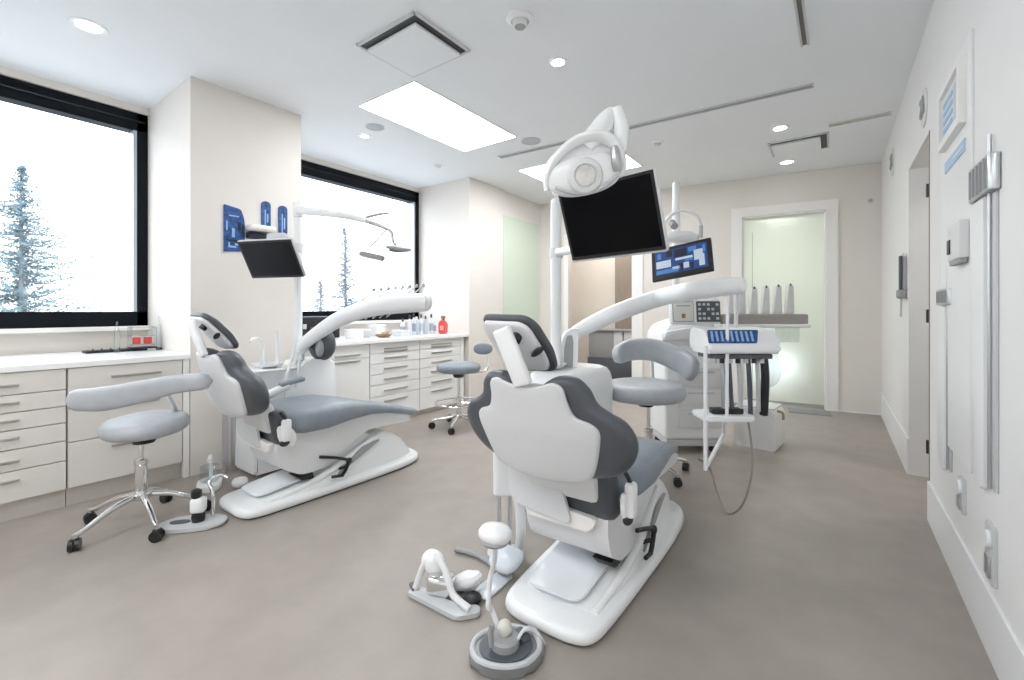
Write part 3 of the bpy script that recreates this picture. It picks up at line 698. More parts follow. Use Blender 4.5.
# console at the end of the arm
K = Vector((-.46, 2.87, 0))
M = Matrix.Translation(K-Vector(u2.location)) @ Matrix.Rotation(YAW, 4, 'Z')
m = MB(); m.prism(rp([(-.13, .955), (-.135, 1.005), (-.06, 1.085), (.13, 1.10), (.15, 1.0), (.12, .95)], [.02, .03, .02, .02, .03, .02]), -.215, .18, 'yz', .02, 3, M); cons = m.build('console', white_p, u2)
m = MB(); m.prism(rp([(-.185, -.045), (.085, -.045), (.125, .05), (-.165, .05)], .01), 0, .004, 'xy', 0, 1, M @ Matrix.Translation((-.035, -.096, 1.0475)) @ Matrix.Rotation(R(46.8), 4, 'X')); kp = m.build('keypad', blue_m, cons)
for k in range(9):
    m = MB(); m.prism([(-.165+.028*k, -.034), (-.153+.028*k, -.034), (-.140+.028*k, .038), (-.152+.028*k, .038)], .004, .007, 'xy', 0, 1, M @ Matrix.Translation((-.035, -.096, 1.0475)) @ Matrix.Rotation(R(46.8), 4, 'X')); m.build('key_row', blue_l, kp, smooth=False)
m = MB(); m.cyl(M @ Vector((.02, .05, 1.09)), M @ Vector((.02, .03, 1.30)), .011); m.build('console_stem', white_s, u2)
m = MB(); m.prism(rp([(-.19, -.10), (.16, -.10), (.16, .10), (-.19, .10)], .02), .925, .95, 'xy', .006, 2, M); m.build('hose_tray', drk_p, u2)
for k, (x0, x1, zz, mm, rr) in enumerate([(-.115, -.10, .62, steel_m, .013), (-.075, -.05, .62, drk_p, .012), (-.02, .0, .61, lgrey_p, .012), (.035, .055, .60, drk_p, .013), (.085, .10, .62, lgrey_p, .012), (.125, .13, .60, blk_p, .022)]):
    MB().tube([M @ Vector((x0, -.06, .93)), M @ Vector((x0+.003, -.07, .80)), M @ Vector((x1, -.05, zz))], rr, 10).build('instrument_hose', mm, u2)
for k in range(7):
    m = MB(); m.cyl(M @ Vector((-.17+.045*k, -.085, .90)), M @ Vector((-.17+.045*k, -.085, .945)), .013); m.build('hose_socket', blk_p if k % 2 else lgrey_p, u2)
m = MB(); m.tube([M @ Vector((.16, -.05, .945)), M @ Vector((.175, -.05, .84)), M @ Vector((.16, -.05, .79)), M @ Vector((.12, -.05, .79))], [.045, .05, .035, .02], 14); m.build('clear_cup', clear_m, u2)
m = MB(); m.prism(rp([(-.235, -.12), (.05, -.12), (.05, .08), (-.235, .08)], .03), .575, .605, 'xy', .01, 3, M); m.build('lower_shelf', white_p, u2)
m = MB(); m.box(M @ Vector((-.08, -.04, .622)), (.18, .06, .035), .01, Matrix.Rotation(YAW, 4, 'Z')); m.build('hose_clip', blk_p, u2)
m = MB(); m.cyl(M @ Vector((-.225, -.10, .30)), M @ Vector((-.225, -.10, 1.0)), .011); m.build('post', white_p, u2)
m = MB(); m.cyl(M @ Vector((-.11, -.11, .59)), M @ Vector((-.105, -.11, 1.30)), .009); m.build('post', white_p, u2)
m = MB(); m.tube([M @ Vector((-.225, -.10, .31)), M @ Vector((-.05, .05, .46)), M @ Vector((-.04, .06, .58))], .012, 8, 0); m.build('shelf_strut', white_s, u2)
# hanging cable loop
q = rel(u2)
MB().tube([q(*p) for p in [(-.40, 2.86, .58), (-.37, 2.82, .33), (-.41, 2.77, .12), (-.50, 2.84, .012), (-.58, 2.98, .05), (-.64, 3.02, .20), (-.66, 2.83, .30)]], .006, 8, 8).build('hanging_hose', mat('grey_hose', (.30, .25, .22), .5), u2)

# ------------------------------------------------------------------ exam lamp over the middle chair
l2 = thing('exam_lamp', 'white exam lamp with a shark-fin arm above the big dark monitor', 'exam lamp', (-.79, 1.585, 1.76), 0, 'exam lamps over the chairs')
q = rel(l2)
F = Matrix((CR, CF, Vector((0, 0, 1)))).transposed().to_4x4() @ Matrix.Rotation(R(12), 4, 'X') @ Matrix.Rotation(R(-12), 4, 'Y')
E = lambda x, z, y=0.: F @ Vector((x, y, z))
m = MB(); m.pillow(ell(.148, .078, 36, 2.3), .07, .045, lambda x, z, h: E(x-.012, z-.028, -h), .012, .02); m.build('lamp_head', white_p, l2)
m = MB(); m.pillow(ell(.150, .088, 36, 2.2), .05, .03, lambda x, z, h: E(x-.01, z+.012, .03-h), .012, .02); m.build('lamp_back', white_s, l2)
m = MB(); m.lathe([(.001, .0), (.036, .0), (.042, -.006), (.042, -.012)], (0, 0, 0), 28, None); m.bm.transform((F @ Matrix.Translation((-.016, -.056, -.032)) @ Matrix.Rotation(R(90), 4, 'X'))); m.build('lens', lens_m, l2)
m = MB(); m.lathe([(.040, 0), (.046, .012), (.062, .008), (.070, -.004), (.07, -.02), (.05, -.02)], (0, 0, 0), 32, None); m.bm.transform((F @ Matrix.Translation((-.016, -.046, -.032)) @ Matrix.Rotation(R(90), 4, 'X'))); m.build('lens_ring', white_s, l2)
m = MB(); m.tube([E(-.168, -.055), E(-.155, .0), E(-.10, .065), E(-.02, .105), E(.07, .105), E(.125, .06), E(.14, -.02), E(.12, -.06)], [.008, .014, .018, .02, .022, .024, .02, .012], 12, 5, 1.5, CF); m.build('hood', white_p, l2)
m = MB(); m.tube([E(-.135, -.05, -.03), E(-.06, -.088, -.035), E(.03, -.09, -.035), E(.11, -.055, -.03)], [.007, .010, .010, .007], 10); m.build('handle_rail', lgrey_p, l2)
m = MB(); m.tube([E(.118, .05, -.02), E(.112, .0, -.035), E(.11, -.04, -.03)], [.016, .02, .014], 10); m.build('pivot', steel_m, l2)
m = MB(); m.tube([E(.015, .075, .02), E(.065, .115, .03), (E(.115, .16, .05)), E(.155, .192, .07)], [.035, .042, .038, .026], 16, 5, .85, CF)
m.tube([E(.168, .198, .06), E(.170, .12, .035), E(.150, .03, .02)], [.024, .03, .022], 14, 5); m.build('fin_arm', white_p, l2)
MB().tube([E(.14, .165, .07), q(-.86, 1.9, 1.93), q(-1.12, 2.16, 1.945), q(-1.45, 2.50, 1.965)], [.028, .034, .034, .034], 12).build('support_arm', white_p, l2)
r = thing('monitor_bracket', 'white bracket holding the big dark monitor to the middle pole', 'bracket', (-1.469, 2.517, 1.57))
q = rel(r)
MB().tube([q(-1.425, 2.47, 1.57), q(-1.2, 2.32, 1.56), q(-.93, 2.12, 1.60)], [.026, .024, .024], 10).build('arm', white_p, r)

# ------------------------------------------------------------------ instrument cart beyond the middle chair
ct = thing('instrument_cart', 'white instrument cart with drawers, control panel and tall holder behind the middle chair', 'instrument cart', (-.98, 3.98, 0), YAW)
m = MB(); m.box((-.02, .10, .52), (.50, .42, .80), .03, None, 3); m.build('cabinet_body', white_p, ct)
m = MB(); m.box((-.02, .10, .09), (.46, .38, .06), .01); m.build('plinth', lgrey_p, ct)
for k in range(3):
    d = MB().box((.02, -.118, .30+.17*k), (.36, .02, .155), .006).build('drawer', white_s, ct)
    MB().box((.02, -.133, .345+.17*k), (.22, .012, .012), .003).build('handle', lgrey_p, d)
for k, (x, y) in enumerate(((-.2, -.05), (.16, -.05), (-.2, .26), (.16, .26))):
    m = MB(); caster(m, (x, y, .029), .5); m.build('caster', blk_p, ct)
m = MB(); m.prism(rp([(-.30, .90), (.26, .90), (.32, .99), (.22, 1.10), (-.05, 1.14), (-.28, 1.06)], .05), -.12, .30, 'xz', .035, 3); m.build('top_cover', white_p, ct)
m = MB(); m.prism(rp([(-.30, .96), (-.06, .97), (.02, 1.02), (-.12, 1.05), (-.30, 1.02)], .02), -.20, -.11, 'xz', .01, 3); m.build('side_shelf', white_s, ct)
P = Matrix.Translation((-.085, -.25, 1.185)) @ Matrix.Rotation(R(-6), 4, 'X')
m = MB(); m.box((0, 0, 0), (.40, .05, .20), .02, P, 3); cpn = m.build('control_panel', white_p, ct)
m = MB(); m.box(P @ Vector((-.10, -.027, .0)), (.17, .006, .165), .004, P.to_3x3().to_4x4()); fr = m.build('display_frame', grey_p, cpn)
m = MB(); m.box(P @ Vector((-.10, -.031, .0)), (.155, .004, .15), .001, P.to_3x3().to_4x4()); m.build('display', mat('pale_display', (.72, .71, .67), .35), fr)
m = MB(); m.box(P @ Vector((-.10, -.034, -.035)), (.03, .002, .035), 0, P.to_3x3().to_4x4()); m.build('display_icon', brown_m, fr)
m = MB(); m.box(P @ Vector((-.10, -.034, .045)), (.11, .002, .008), 0, P.to_3x3().to_4x4()); m.build('display_line', grey_p, fr)
m = MB(); m.box(P @ Vector((.10, -.027, .0)), (.19, .006, .165), .004, P.to_3x3().to_4x4()); bp_ = m.build('button_panel', drk_p, cpn)
for i in range(5):
    for j in range(4):
        if (i+j) % 3 == 0 and i: continue
        m = MB(); m.box(P @ Vector((.03+.035*i, -.031, -.055+.037*j)), (.022, .006, .02), .002, P.to_3x3().to_4x4()); m.build('button', lgrey_p, bp_, smooth=False)
m = MB(); m.tube([(-.11, .08, 1.10), (-.11, .08, 1.75)], .03, 14, 0); m.build('pole', white_p, ct)
m = MB(); m.tube([(-.11, .08, 1.70), (-.10, .0, 1.70), (-.06, -.08, 1.655)], .022, 10, 0); m.build('monitor_arm', white_s, ct)
# holder bar to the right
m = MB(); m.box((.47, -.22, 1.075), (.70, .16, .03), .012, None, 3); m.build('holder_rim', white_p, ct)
m = MB(); m.box((.47, -.22, 1.125), (.68, .12, .085), .012, None, 3); m.build('holder_bar', mat('warm_grey_rubber', (.36, .335, .31), .5), ct)
m = MB(); m.box((.70, -.18, 1.0), (.16, .08, .12), .01); m.build('clear_bin', clear_m, ct)
m = MB(); m.box((.30, -.20, 1.02), (.10, .10, .14), .02); m.build('holder_bracket', white_s, ct)
Mc = Matrix.Translation(ct.location) @ Matrix.Rotation(YAW, 4, 'Z')
for k in range(6):
    r = thing('handpiece', 'tall white handpiece in the grey holder, '+['leftmost of the six, mostly behind the white arm', 'second of six from the left', 'third of six from the left', 'fourth of six from the left', 'fifth of six from the left', 'rightmost of the six'][k], 'dental tool', Mc @ Vector((.205+.097*k, -.22, 1.1685)), YAW, 'white handpieces in the grey holder')
    m = MB(); m.prism(rp([(-.032, 0), (.032, 0), (.026, .19+.008*k), (-.012, .20+.008*k)], .008), -.018, .018, 'xz', .006, 2); m.build('grip', white_s, r)
    m = MB(); m.sph((.004, -.012, .192+.008*k), (.009, .009, .012)); m.build('tip', blk_p, r)
# small lamp on the cart: fork, ring and post
l3 = thing('exam_lamp', 'white lamp bracket with a curved hoop above the monitor with blue pictures', 'exam lamp', Mc @ Vector((-.11, .08, 1.751)), YAW, 'exam lamps over the chairs')
m = MB(); m.cyl((0, 0, .001), (0, 0, .55), .036, .03); m.sph((0, 0, .55), (.03, .03, .02)); m.build('post', white_p, l3)
m = MB(); m.tube([(-.16, -.10, .10), (-.12, -.12, .22), (.0, -.12, .29), (.13, -.12, .25), (.17, -.10, .14), (.16, -.10, .06)], .014, 10); m.build('hoop', white_p, l3)
m = MB(); m.pillow(ell(.15, .05, 28, 2.6), .10, .04, lambda x, z, h: Vector((x, -.10-h, z+.07)), .01); m.build('lamp_head', white_p, l3)
m = MB(); m.cyl((-.07, -.16, .15), (-.07, -.10, .19), .03); m.build('pivot', grey_p, l3)
m = MB(); m.cyl((.16, -.13, .06), (.16, -.13, .16), .018); m.build('handle', lgrey_p, l3)
m = MB(); m.box((.01, -.20, -.09), (.20, .05, .07), .01); m.build('camera_block', blk_p, l3)
m = MB(); m.tube([(.12, -.17, .05), (.14, -.19, -.1), (.10, -.19, -.25)], .008); m.build('cord', lgrey_p, l3)

# white box on the floor in front of the frosted door
r = thing('floor_box', 'white box standing on the floor below the grey handpiece holder', 'box', (-.54, 4.52, 0), R(-6))
m = MB(); m.prism(rp([(-.165, 0), (.165, 0), (.165, .31), (.12, .345), (-.165, .345)], .02), -.17, .17, 'xz', .012, 3); m.build('box_body', white_p, r)
m = MB(); m.box((.0, 0, .352), (.30, .30, .014), .005); m.build('lid', white_s, r)
m = MB(); m.tube([(.16, -.1, .335), (.20, -.1, .325), (.205, -.1, .27)], .011); m.build('tap', mat('brass_tap', (.35, .28, .18), .35, .8), r)

# ================================================================== FOOT PEDALS AND FLOOR ITEMS
g4 = 'foot pedals on the floor'
r = thing('foot_pedal', 'grey oval foot pedal with a white bottle-shaped switch beside the left dental chair', 'foot pedal', (-2.885, .955, 0), R(48), g4)
m = MB(); m.prism(ell(.17, .085, 32, 2.6), .004, .026, 'xy', .010, 3); m.build('base_plate', lgrey_p, r)
m = MB(); m.prism(ell(.05, .022, 20, 2.2, -.06, 0), .026, .032, 'xy'); m.build('tread_mark', drk_p, r)
m = MB(); m.lathe([(.03, .026), (.034, .05), (.03, .07)], (.03, .0, 0)); m.build('switch_foot', blk_p, r)
m = MB(); m.box((.03, .0, .115), (.075, .06, .085), .02, None, 3); m.build('switch_body', white_p, r)
m = MB(); m.lathe([(.02, 0), (.026, .01), (.026, .04), (.012, .05)], (.02, .0, .155)); m.build('switch_cap', blk_p, r)
m = MB(); m.tube([(.09, .03, .026), (.09, .03, .16), (.06, .06, .22), (.10, .10, .24), (.14, .10, .22)], .010, 10); m.build('handle', chrome_m, r)
r = thing('bottle_tray', 'white tray with a clear bottle on the floor beside the pillar', 'tray', (-3.40, 1.225, 0), R(-25))
m = MB(); m.prism(ell(.105, .07, 28, 3), .003, .05, 'xy', .012, 3); m.build('tray_base', white_p, r)
m = MB(); m.lathe([(.048, .05), (.055, .06), (.055, .15), (.05, .155), (.001, .155)], (0, 0, 0)); m.build('bottle', clear_m, r)
m = MB(); m.tube([(-.09, 0, .04), (-.095, 0, .17), (-.06, 0, .20), (.05, 0, .20)], .012, 8); m.build('handle', white_p, r)
r = thing('foot_pad', 'small white pad on the floor in front of the left dental unit', 'pad', (-3.27, 1.36, 0), R(-20))
m = MB(); m.pillow(ell(.065, .05, 24, 2.6), .05, .024, lambda x, y, h: Vector((x, y, .028+h)), .01, 0); m.build('pad', white_s, r)
m = MB(); m.cyl((-.05, 0, .02), (-.10, .0, .02), .012); m.build('cable_stub', grey_p, r)

r = thing('foot_pedal', 'teardrop-shaped grey foot pedal with a pale ball, nearest the viewer', 'foot pedal', (-.925, 1.235, 0), R(40), g4)
drop = [(-.125, -.01), (-.10, -.07), (-.02, -.105), (.07, -.095), (.13, -.03), (.12, .05), (.05, .095), (-.04, .09), (-.105, .05)]
P = [(p.x, p.y) for p in catmull([(x, y, 0) for x, y in drop], 5, True)]
m = MB(); m.prism(P, .004, .034, 'xy', .012, 3); m.build('base_plate', mat('mid_grey_metal', (.26, .265, .27), .4, .3), r)
m = MB(); m.tube([(x*.90, y*.90, .036) for x, y in P]+[(P[0][0]*.9, P[0][1]*.9, .036)], .010, 8, 0); m.build('rim', lgrey_p, r)
m = MB(); m.prism([(x*.72, y*.72) for x, y in P], .034, .038, 'xy'); m.build('well', drk_p, r)
m = MB(); m.lathe([(.05, .036), (.05, .062), (.042, .07), (.001, .071)], (.0, .0, 0)); m.build('pedestal', grey_p, r)
m = MB(); m.sph((.0, .01, .088), (.026, .026, .028)); m.build('ball', mat('ivory_plastic', (.70, .68, .62), .35), r)
m = MB(); m.tube([(-.045, -.02, .05), (-.05, -.02, .09), (-.045, -.02, .125)], .010); m.build('prong', grey_p, r)
for k, pts in enumerate([[(.045, .0, .05), (.07, .03, .065), (.105, .055, .05), (.135, .06, .007)], [(.03, -.03, .05), (.065, .01, .075), (.11, .03, .055), (.145, .03, .007)]]):
    m = MB(); m.tube(pts, .0055); m.build('cable', hose_m, r)
m = MB(); m.box((.06, .03, .045), (.04, .06, .02), .006, Euler((0, 0, .5))); m.build('cable_clamp', drk_p, r)

r = thing('foot_control', 'white mushroom knob on a thin bent stalk left of the middle dental chair', 'foot control', (-1.155, 1.50, 0))
o = Vector(r.location)
kb = Vector((-1.05, 1.34, .345))-o
m = MB(); m.pillow(ell(.068, .058, 32, 2.2), .05, .024, lambda x, y, h: kb+Vector((x, y, h)), .012, .006); m.build('knob', white_p, r)
m = MB(); m.lathe([(.05, -.035), (.055, -.026), (.05, -.018)], kb); m.build('knob_seal', grey_p, r)
m = MB(); m.tube([kb+Vector((0, 0, -.03)), kb+Vector((-.02, .02, -.12)), kb+Vector((-.035, .01, -.20)), kb+Vector((-.01, -.03, -.27)), (.09, -.17, .06), (.14, -.185, .012)], .010, 10); m.build('stalk', white_s, r)
m = MB(); m.prism(rp([(-.085, -.07), (-.0, -.10), (-.0, .12), (-.08, .14)], .04), .003, .012, 'xy', .003, 2); m.build('floor_plate', mat('glossy_pale_plate', (.70, .74, .78), .15, coat=.3), r)
m = MB(); m.pillow(ell(.085, .065, 28, 3), .03, .014, lambda x, y, h: Vector((x*.9-.045, y+.11, .075+.3*y+h)), .006); m.build('pouch', mat('pale_blue_grey', (.62, .66, .70), .25), r)
m = MB(); m.box((-.045, .11, .037), (.06, .05, .06), .01); m.build('pouch_foot', grey_p, r)

r = thing('foot_pedal', 'chrome framed foot rheostat with a loop handle left of the white knob', 'foot pedal', (-1.29, 1.335, 0), R(10), g4)
m = MB(); m.prism(rp([(-.17, -.06), (.10, -.10), (.17, -.04), (.15, .0), (.02, -.03), (-.15, .0)], .015), .004, .022, 'xy', .004, 2); m.build('base_bar', lgrey_p, r)
m = MB(); m.tube([(-.15, -.03, .02), (-.12, -.01, .12), (-.09, .01, .155), (-.04, .0, .145), (.01, -.02, .10), (.05, -.04, .055), (.13, -.05, .03)], .014, 10); m.build('loop_handle', white_s, r)
m = MB(); m.sph((-.095, .02, .125), (.055, .04, .05)); m.build('cap', white_p, r)
m = MB(); m.box((-.04, .0, .06), (.11, .09, .075), .02, Euler((0, R(10), R(20))), 3); m.build('drive_box', chrome_m, r)
m = MB(); m.lathe([(.036, .015), (.038, .03), (.025, .04), (.001, .041)], (.10, .02, 0)); m.build('rotor', blk_p, r)
m = MB(); m.pillow(ell(.07, .045, 24, 2.4), .06, .028, lambda x, y, h: Vector((x+.04, y+.075, .05+.35*x+h)), .012); m.build('toe_guard', white_p, r)
m = MB(); m.prism([(-.19, -.02), (-.15, -.05), (-.14, -.03), (-.18, .0)], .022, .03, 'xy'); m.build('toe_stop', drk_p, r)
tag(MB().tube([(-1.52, 1.62, .012), (-1.40, 1.64, .014), (-1.27, 1.62, .012)], .012, 8, 4).build('cable', grey_p), 'short grey cable stub on the floor behind the chrome foot rheostat', 'cable')

r = thing('suction_stand', 'white holder on two thin metal legs left of the middle dental chair', 'holder', (-1.30, 1.74, 0), YAW)
m = MB(); m.box((0, 0, .44), (.12, .09, .28), .02, None, 3); m.build('holder_body', white_p, r)
for x in (-.03, .02):
    m = MB(); m.cyl((x, 0, .02), (x, 0, .31), .009); m.build('leg', steel_m, r)
m = MB(); m.prism(ell(.09, .07, 24, 2.6), .003, .022, 'xy', .006, 2); m.build('foot', lgrey_p, r)
m = MB(); m.tube([(.05, -.03, .34), (.07, -.04, .24), (.075, -.03, .14), (.065, .0, .03)], [.022, .025, .025, .02], 10); m.build('hose_sleeve', white_s, r)
for k in range(3):
    m = MB(); m.tube([(-.035+.03*k, -.02, .57), (-.035+.03*k, -.02, .62)], .010, 8, 0); m.build('nozzle', white_s, r)

# ================================================================== COUNTER ITEMS
r = thing('tool_tray', 'flat black tray lying on the left worktop', 'tray', (-4.44, .95, .884), R(90))
m = MB(); m.prism(rp([(-.16, -.07), (.20, -.07), (.20, .07), (-.16, .07)], .02), 0, .016, 'xy', .004, 2); m.build('tray', blk_p, r)
for k in range(4):
    m = MB(); m.cyl((-.12+.05*k, -.05, .021), (-.10+.05*k, .05, .021), .006); m.build('groove_rail', drk_p, r)
r = thing('bur_stand', 'clear acrylic stand on the left worktop beside the window corner', 'stand', (-4.38, 1.115, .9005), R(90))
for x in (-.075, .075):
    m = MB(); m.box((x, 0, .085), (.008, .11, .17), .002); m.build('side_panel', clear_m, r)
for z in (.03, .10, .165):
    m = MB(); m.box((0, 0, z), (.142, .10, .008), .002); m.build('shelf', clear_m, r)
m = MB(); m.box((0, 0, .006), (.16, .12, .012), .003); m.build('base', blk_p, r)
for k, (x, y, z, col, lab) in enumerate([(-.035, -.0, .0345, red_m, 'red capped jar at the left of the clear stand'), (.035, -.0, .0345, red_m, 'red packet at the right of the clear stand')]):
    p = Vector((-4.38, 1.115, .9005))+Vector((-y, x, z))
    r2 = thing('supply_jar', lab, 'jar', p, 0, 'red jars in the clear stand')
    MB().box((0, 0, .027), (.045, .045, .054), .008).build('jar', col, r2)
    MB().box((0, 0, .0565), (.036, .036, .005), .002).build('lid', white_p, r2)
for k, (y, hgt, lab) in enumerate([(.955, .23, 'thin clear vial standing left of the clear stand'), (1.21, .27, 'tall thin clear vial right of the clear stand')]):
    r2 = thing('vial', lab, 'vial', (-4.34, y, .884), 0, 'clear vials beside the stand')
    MB().lathe([(.016, 0), (.018, .01), (.017, hgt*.7), (.008, hgt*.78), (.007, hgt)], n=16).build('tube', clear_m, r2)
    MB().lathe([(.019, 0), (.02, .02), (.001, .021)], n=16).build('foot', drk_p, r2)

gb = 'bottles along the far worktop'
def bottle(x, y, r0, h, m_, cap, lab, label_m=None):
    r = thing('bottle', lab, 'bottle', (x, y, .90), random.uniform(0, 3), gb)
    MB().lathe([(r0*.9, 0), (r0, .006), (r0, h*.62), (r0*.8, h*.72), (r0*.36, h*.80), (r0*.36, h*.84)], n=20).build('flask', m_, r)
    MB().lathe([(r0*.44, h*.82), (r0*.44, h*.98), (r0*.3, h), (.001, h)], n=16).build('cap', cap, r)
    if label_m: MB().lathe([(r0*1.01, h*.18), (r0*1.015, h*.2), (r0*1.015, h*.52), (r0*1.01, h*.54)], n=20).build('label', label_m, r)
    return r
lb_ = mat('slate_label', (.30, .36, .44), .5)
pbl = mat('pale_blue_plastic', (.47, .52, .58), .3); tl = mat('translucent_white', (.66, .68, .71), .3)
spec = [(3.44, .030, .20, tl, drk_p, lb_, 'dark-capped bottle first in the row, left end'), (3.52, .028, .24, tl, blk_p, None, 'slim black-capped bottle second in the row'),
        (3.595, .026, .26, tl, blk_p, lb_, 'tall black-capped bottle third in the row'), (3.67, .030, .22, pbl, white_p, None, 'pale blue bottle with a white cap in the row'),
        (3.745, .026, .25, tl, drk_p, pbl, 'white bottle with a pale blue band in the row'), (3.815, .027, .23, pbl, drk_p, None, 'pale blue dark-capped bottle in the row'),
        (3.885, .026, .25, tl, navy_m, lb_, 'white bottle with a navy cap in the row'), (3.955, .028, .20, tl, white_p, lb_, 'short white bottle just left of the red bottle')]
for y, r0, h, mm, cap, lb, lab in spec: bottle(-4.05+random.uniform(-.04, .04), y, r0, h, mm, cap, lab, lb)
r = thing('spray_bottle', 'red bottle with a brown top at the right end of the far worktop', 'bottle', (-4.0, 4.035, .90), .3)
MB().prism(rp([(-.045, 0), (.045, 0), (.05, .12), (.02, .17), (-.03, .17), (-.05, .12)], .015), -.035, .035, 'xz', .012, 3).build('flask', red_m, r)
MB().lathe([(.02, .165), (.02, .19), (.03, .195), (.028, .225), (.001, .23)], n=16).build('nozzle', brown_m, r)
MB().box((.0, -.0365, .075), (.05, .004, .06), .001).build('label', mat('pink_label', (.80, .35, .33), .5), r)
r = thing('soap_dish', 'small brown wooden dish with tools on the far worktop', 'dish', (-4.0, 3.12, .90), 1.2)
m = MB(); m.lathe([(.05, 0), (.085, .02), (.09, .035), (.08, .03), (.05, .012), (.001, .012)]); m.build('dish', brown_m, r)
m = MB(); m.sph((.02, .0, .045), (.045, .03, .03)); m.build('sponge', mat('tan_sponge', (.55, .45, .32), .8), r)
for k, (y, x, hh, mm, lab) in enumerate([(2.78, -4.05, .10, top_m, 'low white box at the left end of the far worktop'), (3.24, -4.28, .13, white_s, 'pale box at the back of the far worktop'), (3.36, -4.0, .07, tl, 'low clear-lidded box before the bottle row'), (2.98, -4.2, .09, lgrey_p, 'grey box between the white box and the brown dish')]):
    r = thing('supply_box', lab, 'box', (x, y, .90), 0, 'boxes on the far worktop')
    MB().box((0, 0, hh*.42), (.16, .12, hh*.84), .006).build('box', mm, r)
    MB().box((0, 0, hh*.92), (.165, .125, hh*.16), .004).build('lid', white_p, r)
r = thing('dark_case', 'black open case in front of the far window, behind the white arm', 'case', (-4.46, 2.46, .90), 0)
m = MB(); m.box((0, 0, .11), (.20, .72, .22), .01); m.build('body', blk_p, r)
for k in range(5):
    m = MB(); m.box((.10, -.28+.08*k, .10+.03*(k % 2)), (.012, .04, .05), .004); m.build('front_bottle', lgrey_p if k % 2 else drk_p, r)
m = MB(); m.box((0, 0, .226), (.21, .73, .012), .003); m.build('lid', drk_p, r)

# ================================================================== WALL ITEMS
# blue prints on the pillar
def flat_yz(m, poly, x, t): m.prism(poly, x, x+t, 'yz'); return m
r = thing('wall_poster', 'large blue printed panel on the pillar, left of the two blue strips', 'poster', (XP, 1.52, 1.83), 0, 'blue panels on the pillar')
m = MB(); flat_yz(m, rp([(-.075, -.185), (.065, -.17), (.075, .0), (.07, .08), (.045, .155), (-.075, .175)], [.004, .004, .03, .03, .02, .01], 4), 0, .010); m.build('panel', blue_m, r)
for y0, y1, z0, z1, mm in [(-.04, .03, .09, .10, blue_l), (-.06, -.05, -.02, .05, blue_l), (-.02, .0, -.07, .0, blue_l), (-.045, -.035, -.15, -.11, e_w), (-.035, .01, -.15, -.135, blue_l), (.0, .05, -.13, -.115, blue_l), (.02, .045, -.01, .05, navy_m), (-.065, .05, -.10, -.09, navy_m), (.05, .065, -.04, .04, navy_m)]:
    MB().bb(.010, .0115, y0, y1, z0, z1).build('printed_mark', mm if mm is not e_w else blue_l, r, smooth=False)
for y, z0, z1, lab in [(1.755, 1.835, 2.085, 'blue rounded strip on the pillar above the small monitor, the left of two'), (1.892, 1.80, 2.075, 'blue rounded strip on the pillar nearest the far window')]:
    r = thing('wall_poster', lab, 'poster', (XP, y, z0), 0, 'blue panels on the pillar')
    h = z1-z0
    m = MB(); flat_yz(m, rp([(-.036, 0), (.036, 0), (.036, h), (-.036, h)], [.003, .003, .035, .035], 6), 0, .010); m.build('panel', blue_m, r)
    MB().bb(.010, .0115, -.012, -.004, .05, h-.07).build('printed_mark', blue_l, r, smooth=False)
    MB().bb(.010, .0115, .006, .016, .08, h-.10).build('printed_mark', blue_l, r, smooth=False)
r = thing('wall_shelf', 'pale bracket on the pillar between the blue panels, above the small monitor', 'bracket', (XP, 1.70, 1.80))
m = MB(); m.box((.05, 0, .05), (.10, .20, .05), .02, None, 3); m.build('shelf', trim_m, r)
m = MB(); m.box((.03, -.02, -.01), (.06, .16, .05), .01); m.build('under_box', navy_m, r)
# right wall: framed notice, small sheets, holders, sockets
r = thing('picture_frame', 'white framed notice with blue print high on the right wall', 'picture', (XR-.010, 2.745, 2.10), 0)
m = MB()
for y0, y1, z0, z1 in ((-.22, -.185, -.14, .14), (.185, .22, -.14, .14), (-.185, .185, -.14, -.105), (-.185, .185, .105, .14)): m.bb(-.025, 0, y0, y1, z0, z1)
m.build('frame', trim_m, r, smooth=False)
MB().bb(-.010, -.001, -.19, .19, -.11, .11).build('backing', mat('picture_paper', (.72, .74, .76), .5), r, smooth=False)
for z in (-.07, -.03, .01, .05): MB().bb(-.012, -.0101, -.02, .17, z, z+.022).build('printed_line', blue_l, r, smooth=False)
MB().bb(-.012, -.0101, -.16, -.05, -.09, .08).build('printed_block', mat('pale_print', (.58, .60, .64), .5), r, smooth=False)
struct(MB().bb(XR-.010, XR, 2.46, 3.06, .56, 2.30, .003).build('wall_panel', mat('board_white', (.84, .845, .845), .35), smooth=False), 'flat white panel on the right wall')
r = thing('wall_notice', 'blue printed strip just below the framed notice', 'notice', (XR-.010, 2.74, 1.87))
MB().bb(-.004, 0, -.20, .20, -.02, .03).build('sheet', mat('blue_paper', (.40, .56, .72), .5), r, smooth=False)
MB().bb(-.0052, -.004, -.18, .02, .0, .008).build('printed_line', white_s, r, smooth=False)
r = thing('wall_leaflet_holder', 'small white leaflet holder on the right wall board', 'holder', (XR-.010, 2.60, 1.41), 0)
MB().bb(-.03, 0, -.12, .10, 0, .15, .004).build('pocket', white_s, r)
MB().bb(-.026, -.004, -.11, .09, -.02, -.0, .002).build('pocket_lip', grey_p, r)
MB().bb(-.034, -.03, .04, .09, .03, .09).build('printed_mark', navy_m, r, smooth=False)
r = thing('wall_notice', 'small pale blue tag hanging on the wall board left of the leaflet holder', 'notice', (XR-.010, 2.80, 1.52))
m = MB(); m.box((-.004, 0, 0), (.008, .10, .06), .002, Euler((R(-40), 0, 0))); m.build('sheet', mat('blue_paper_pale', (.52, .62, .72), .5), r)
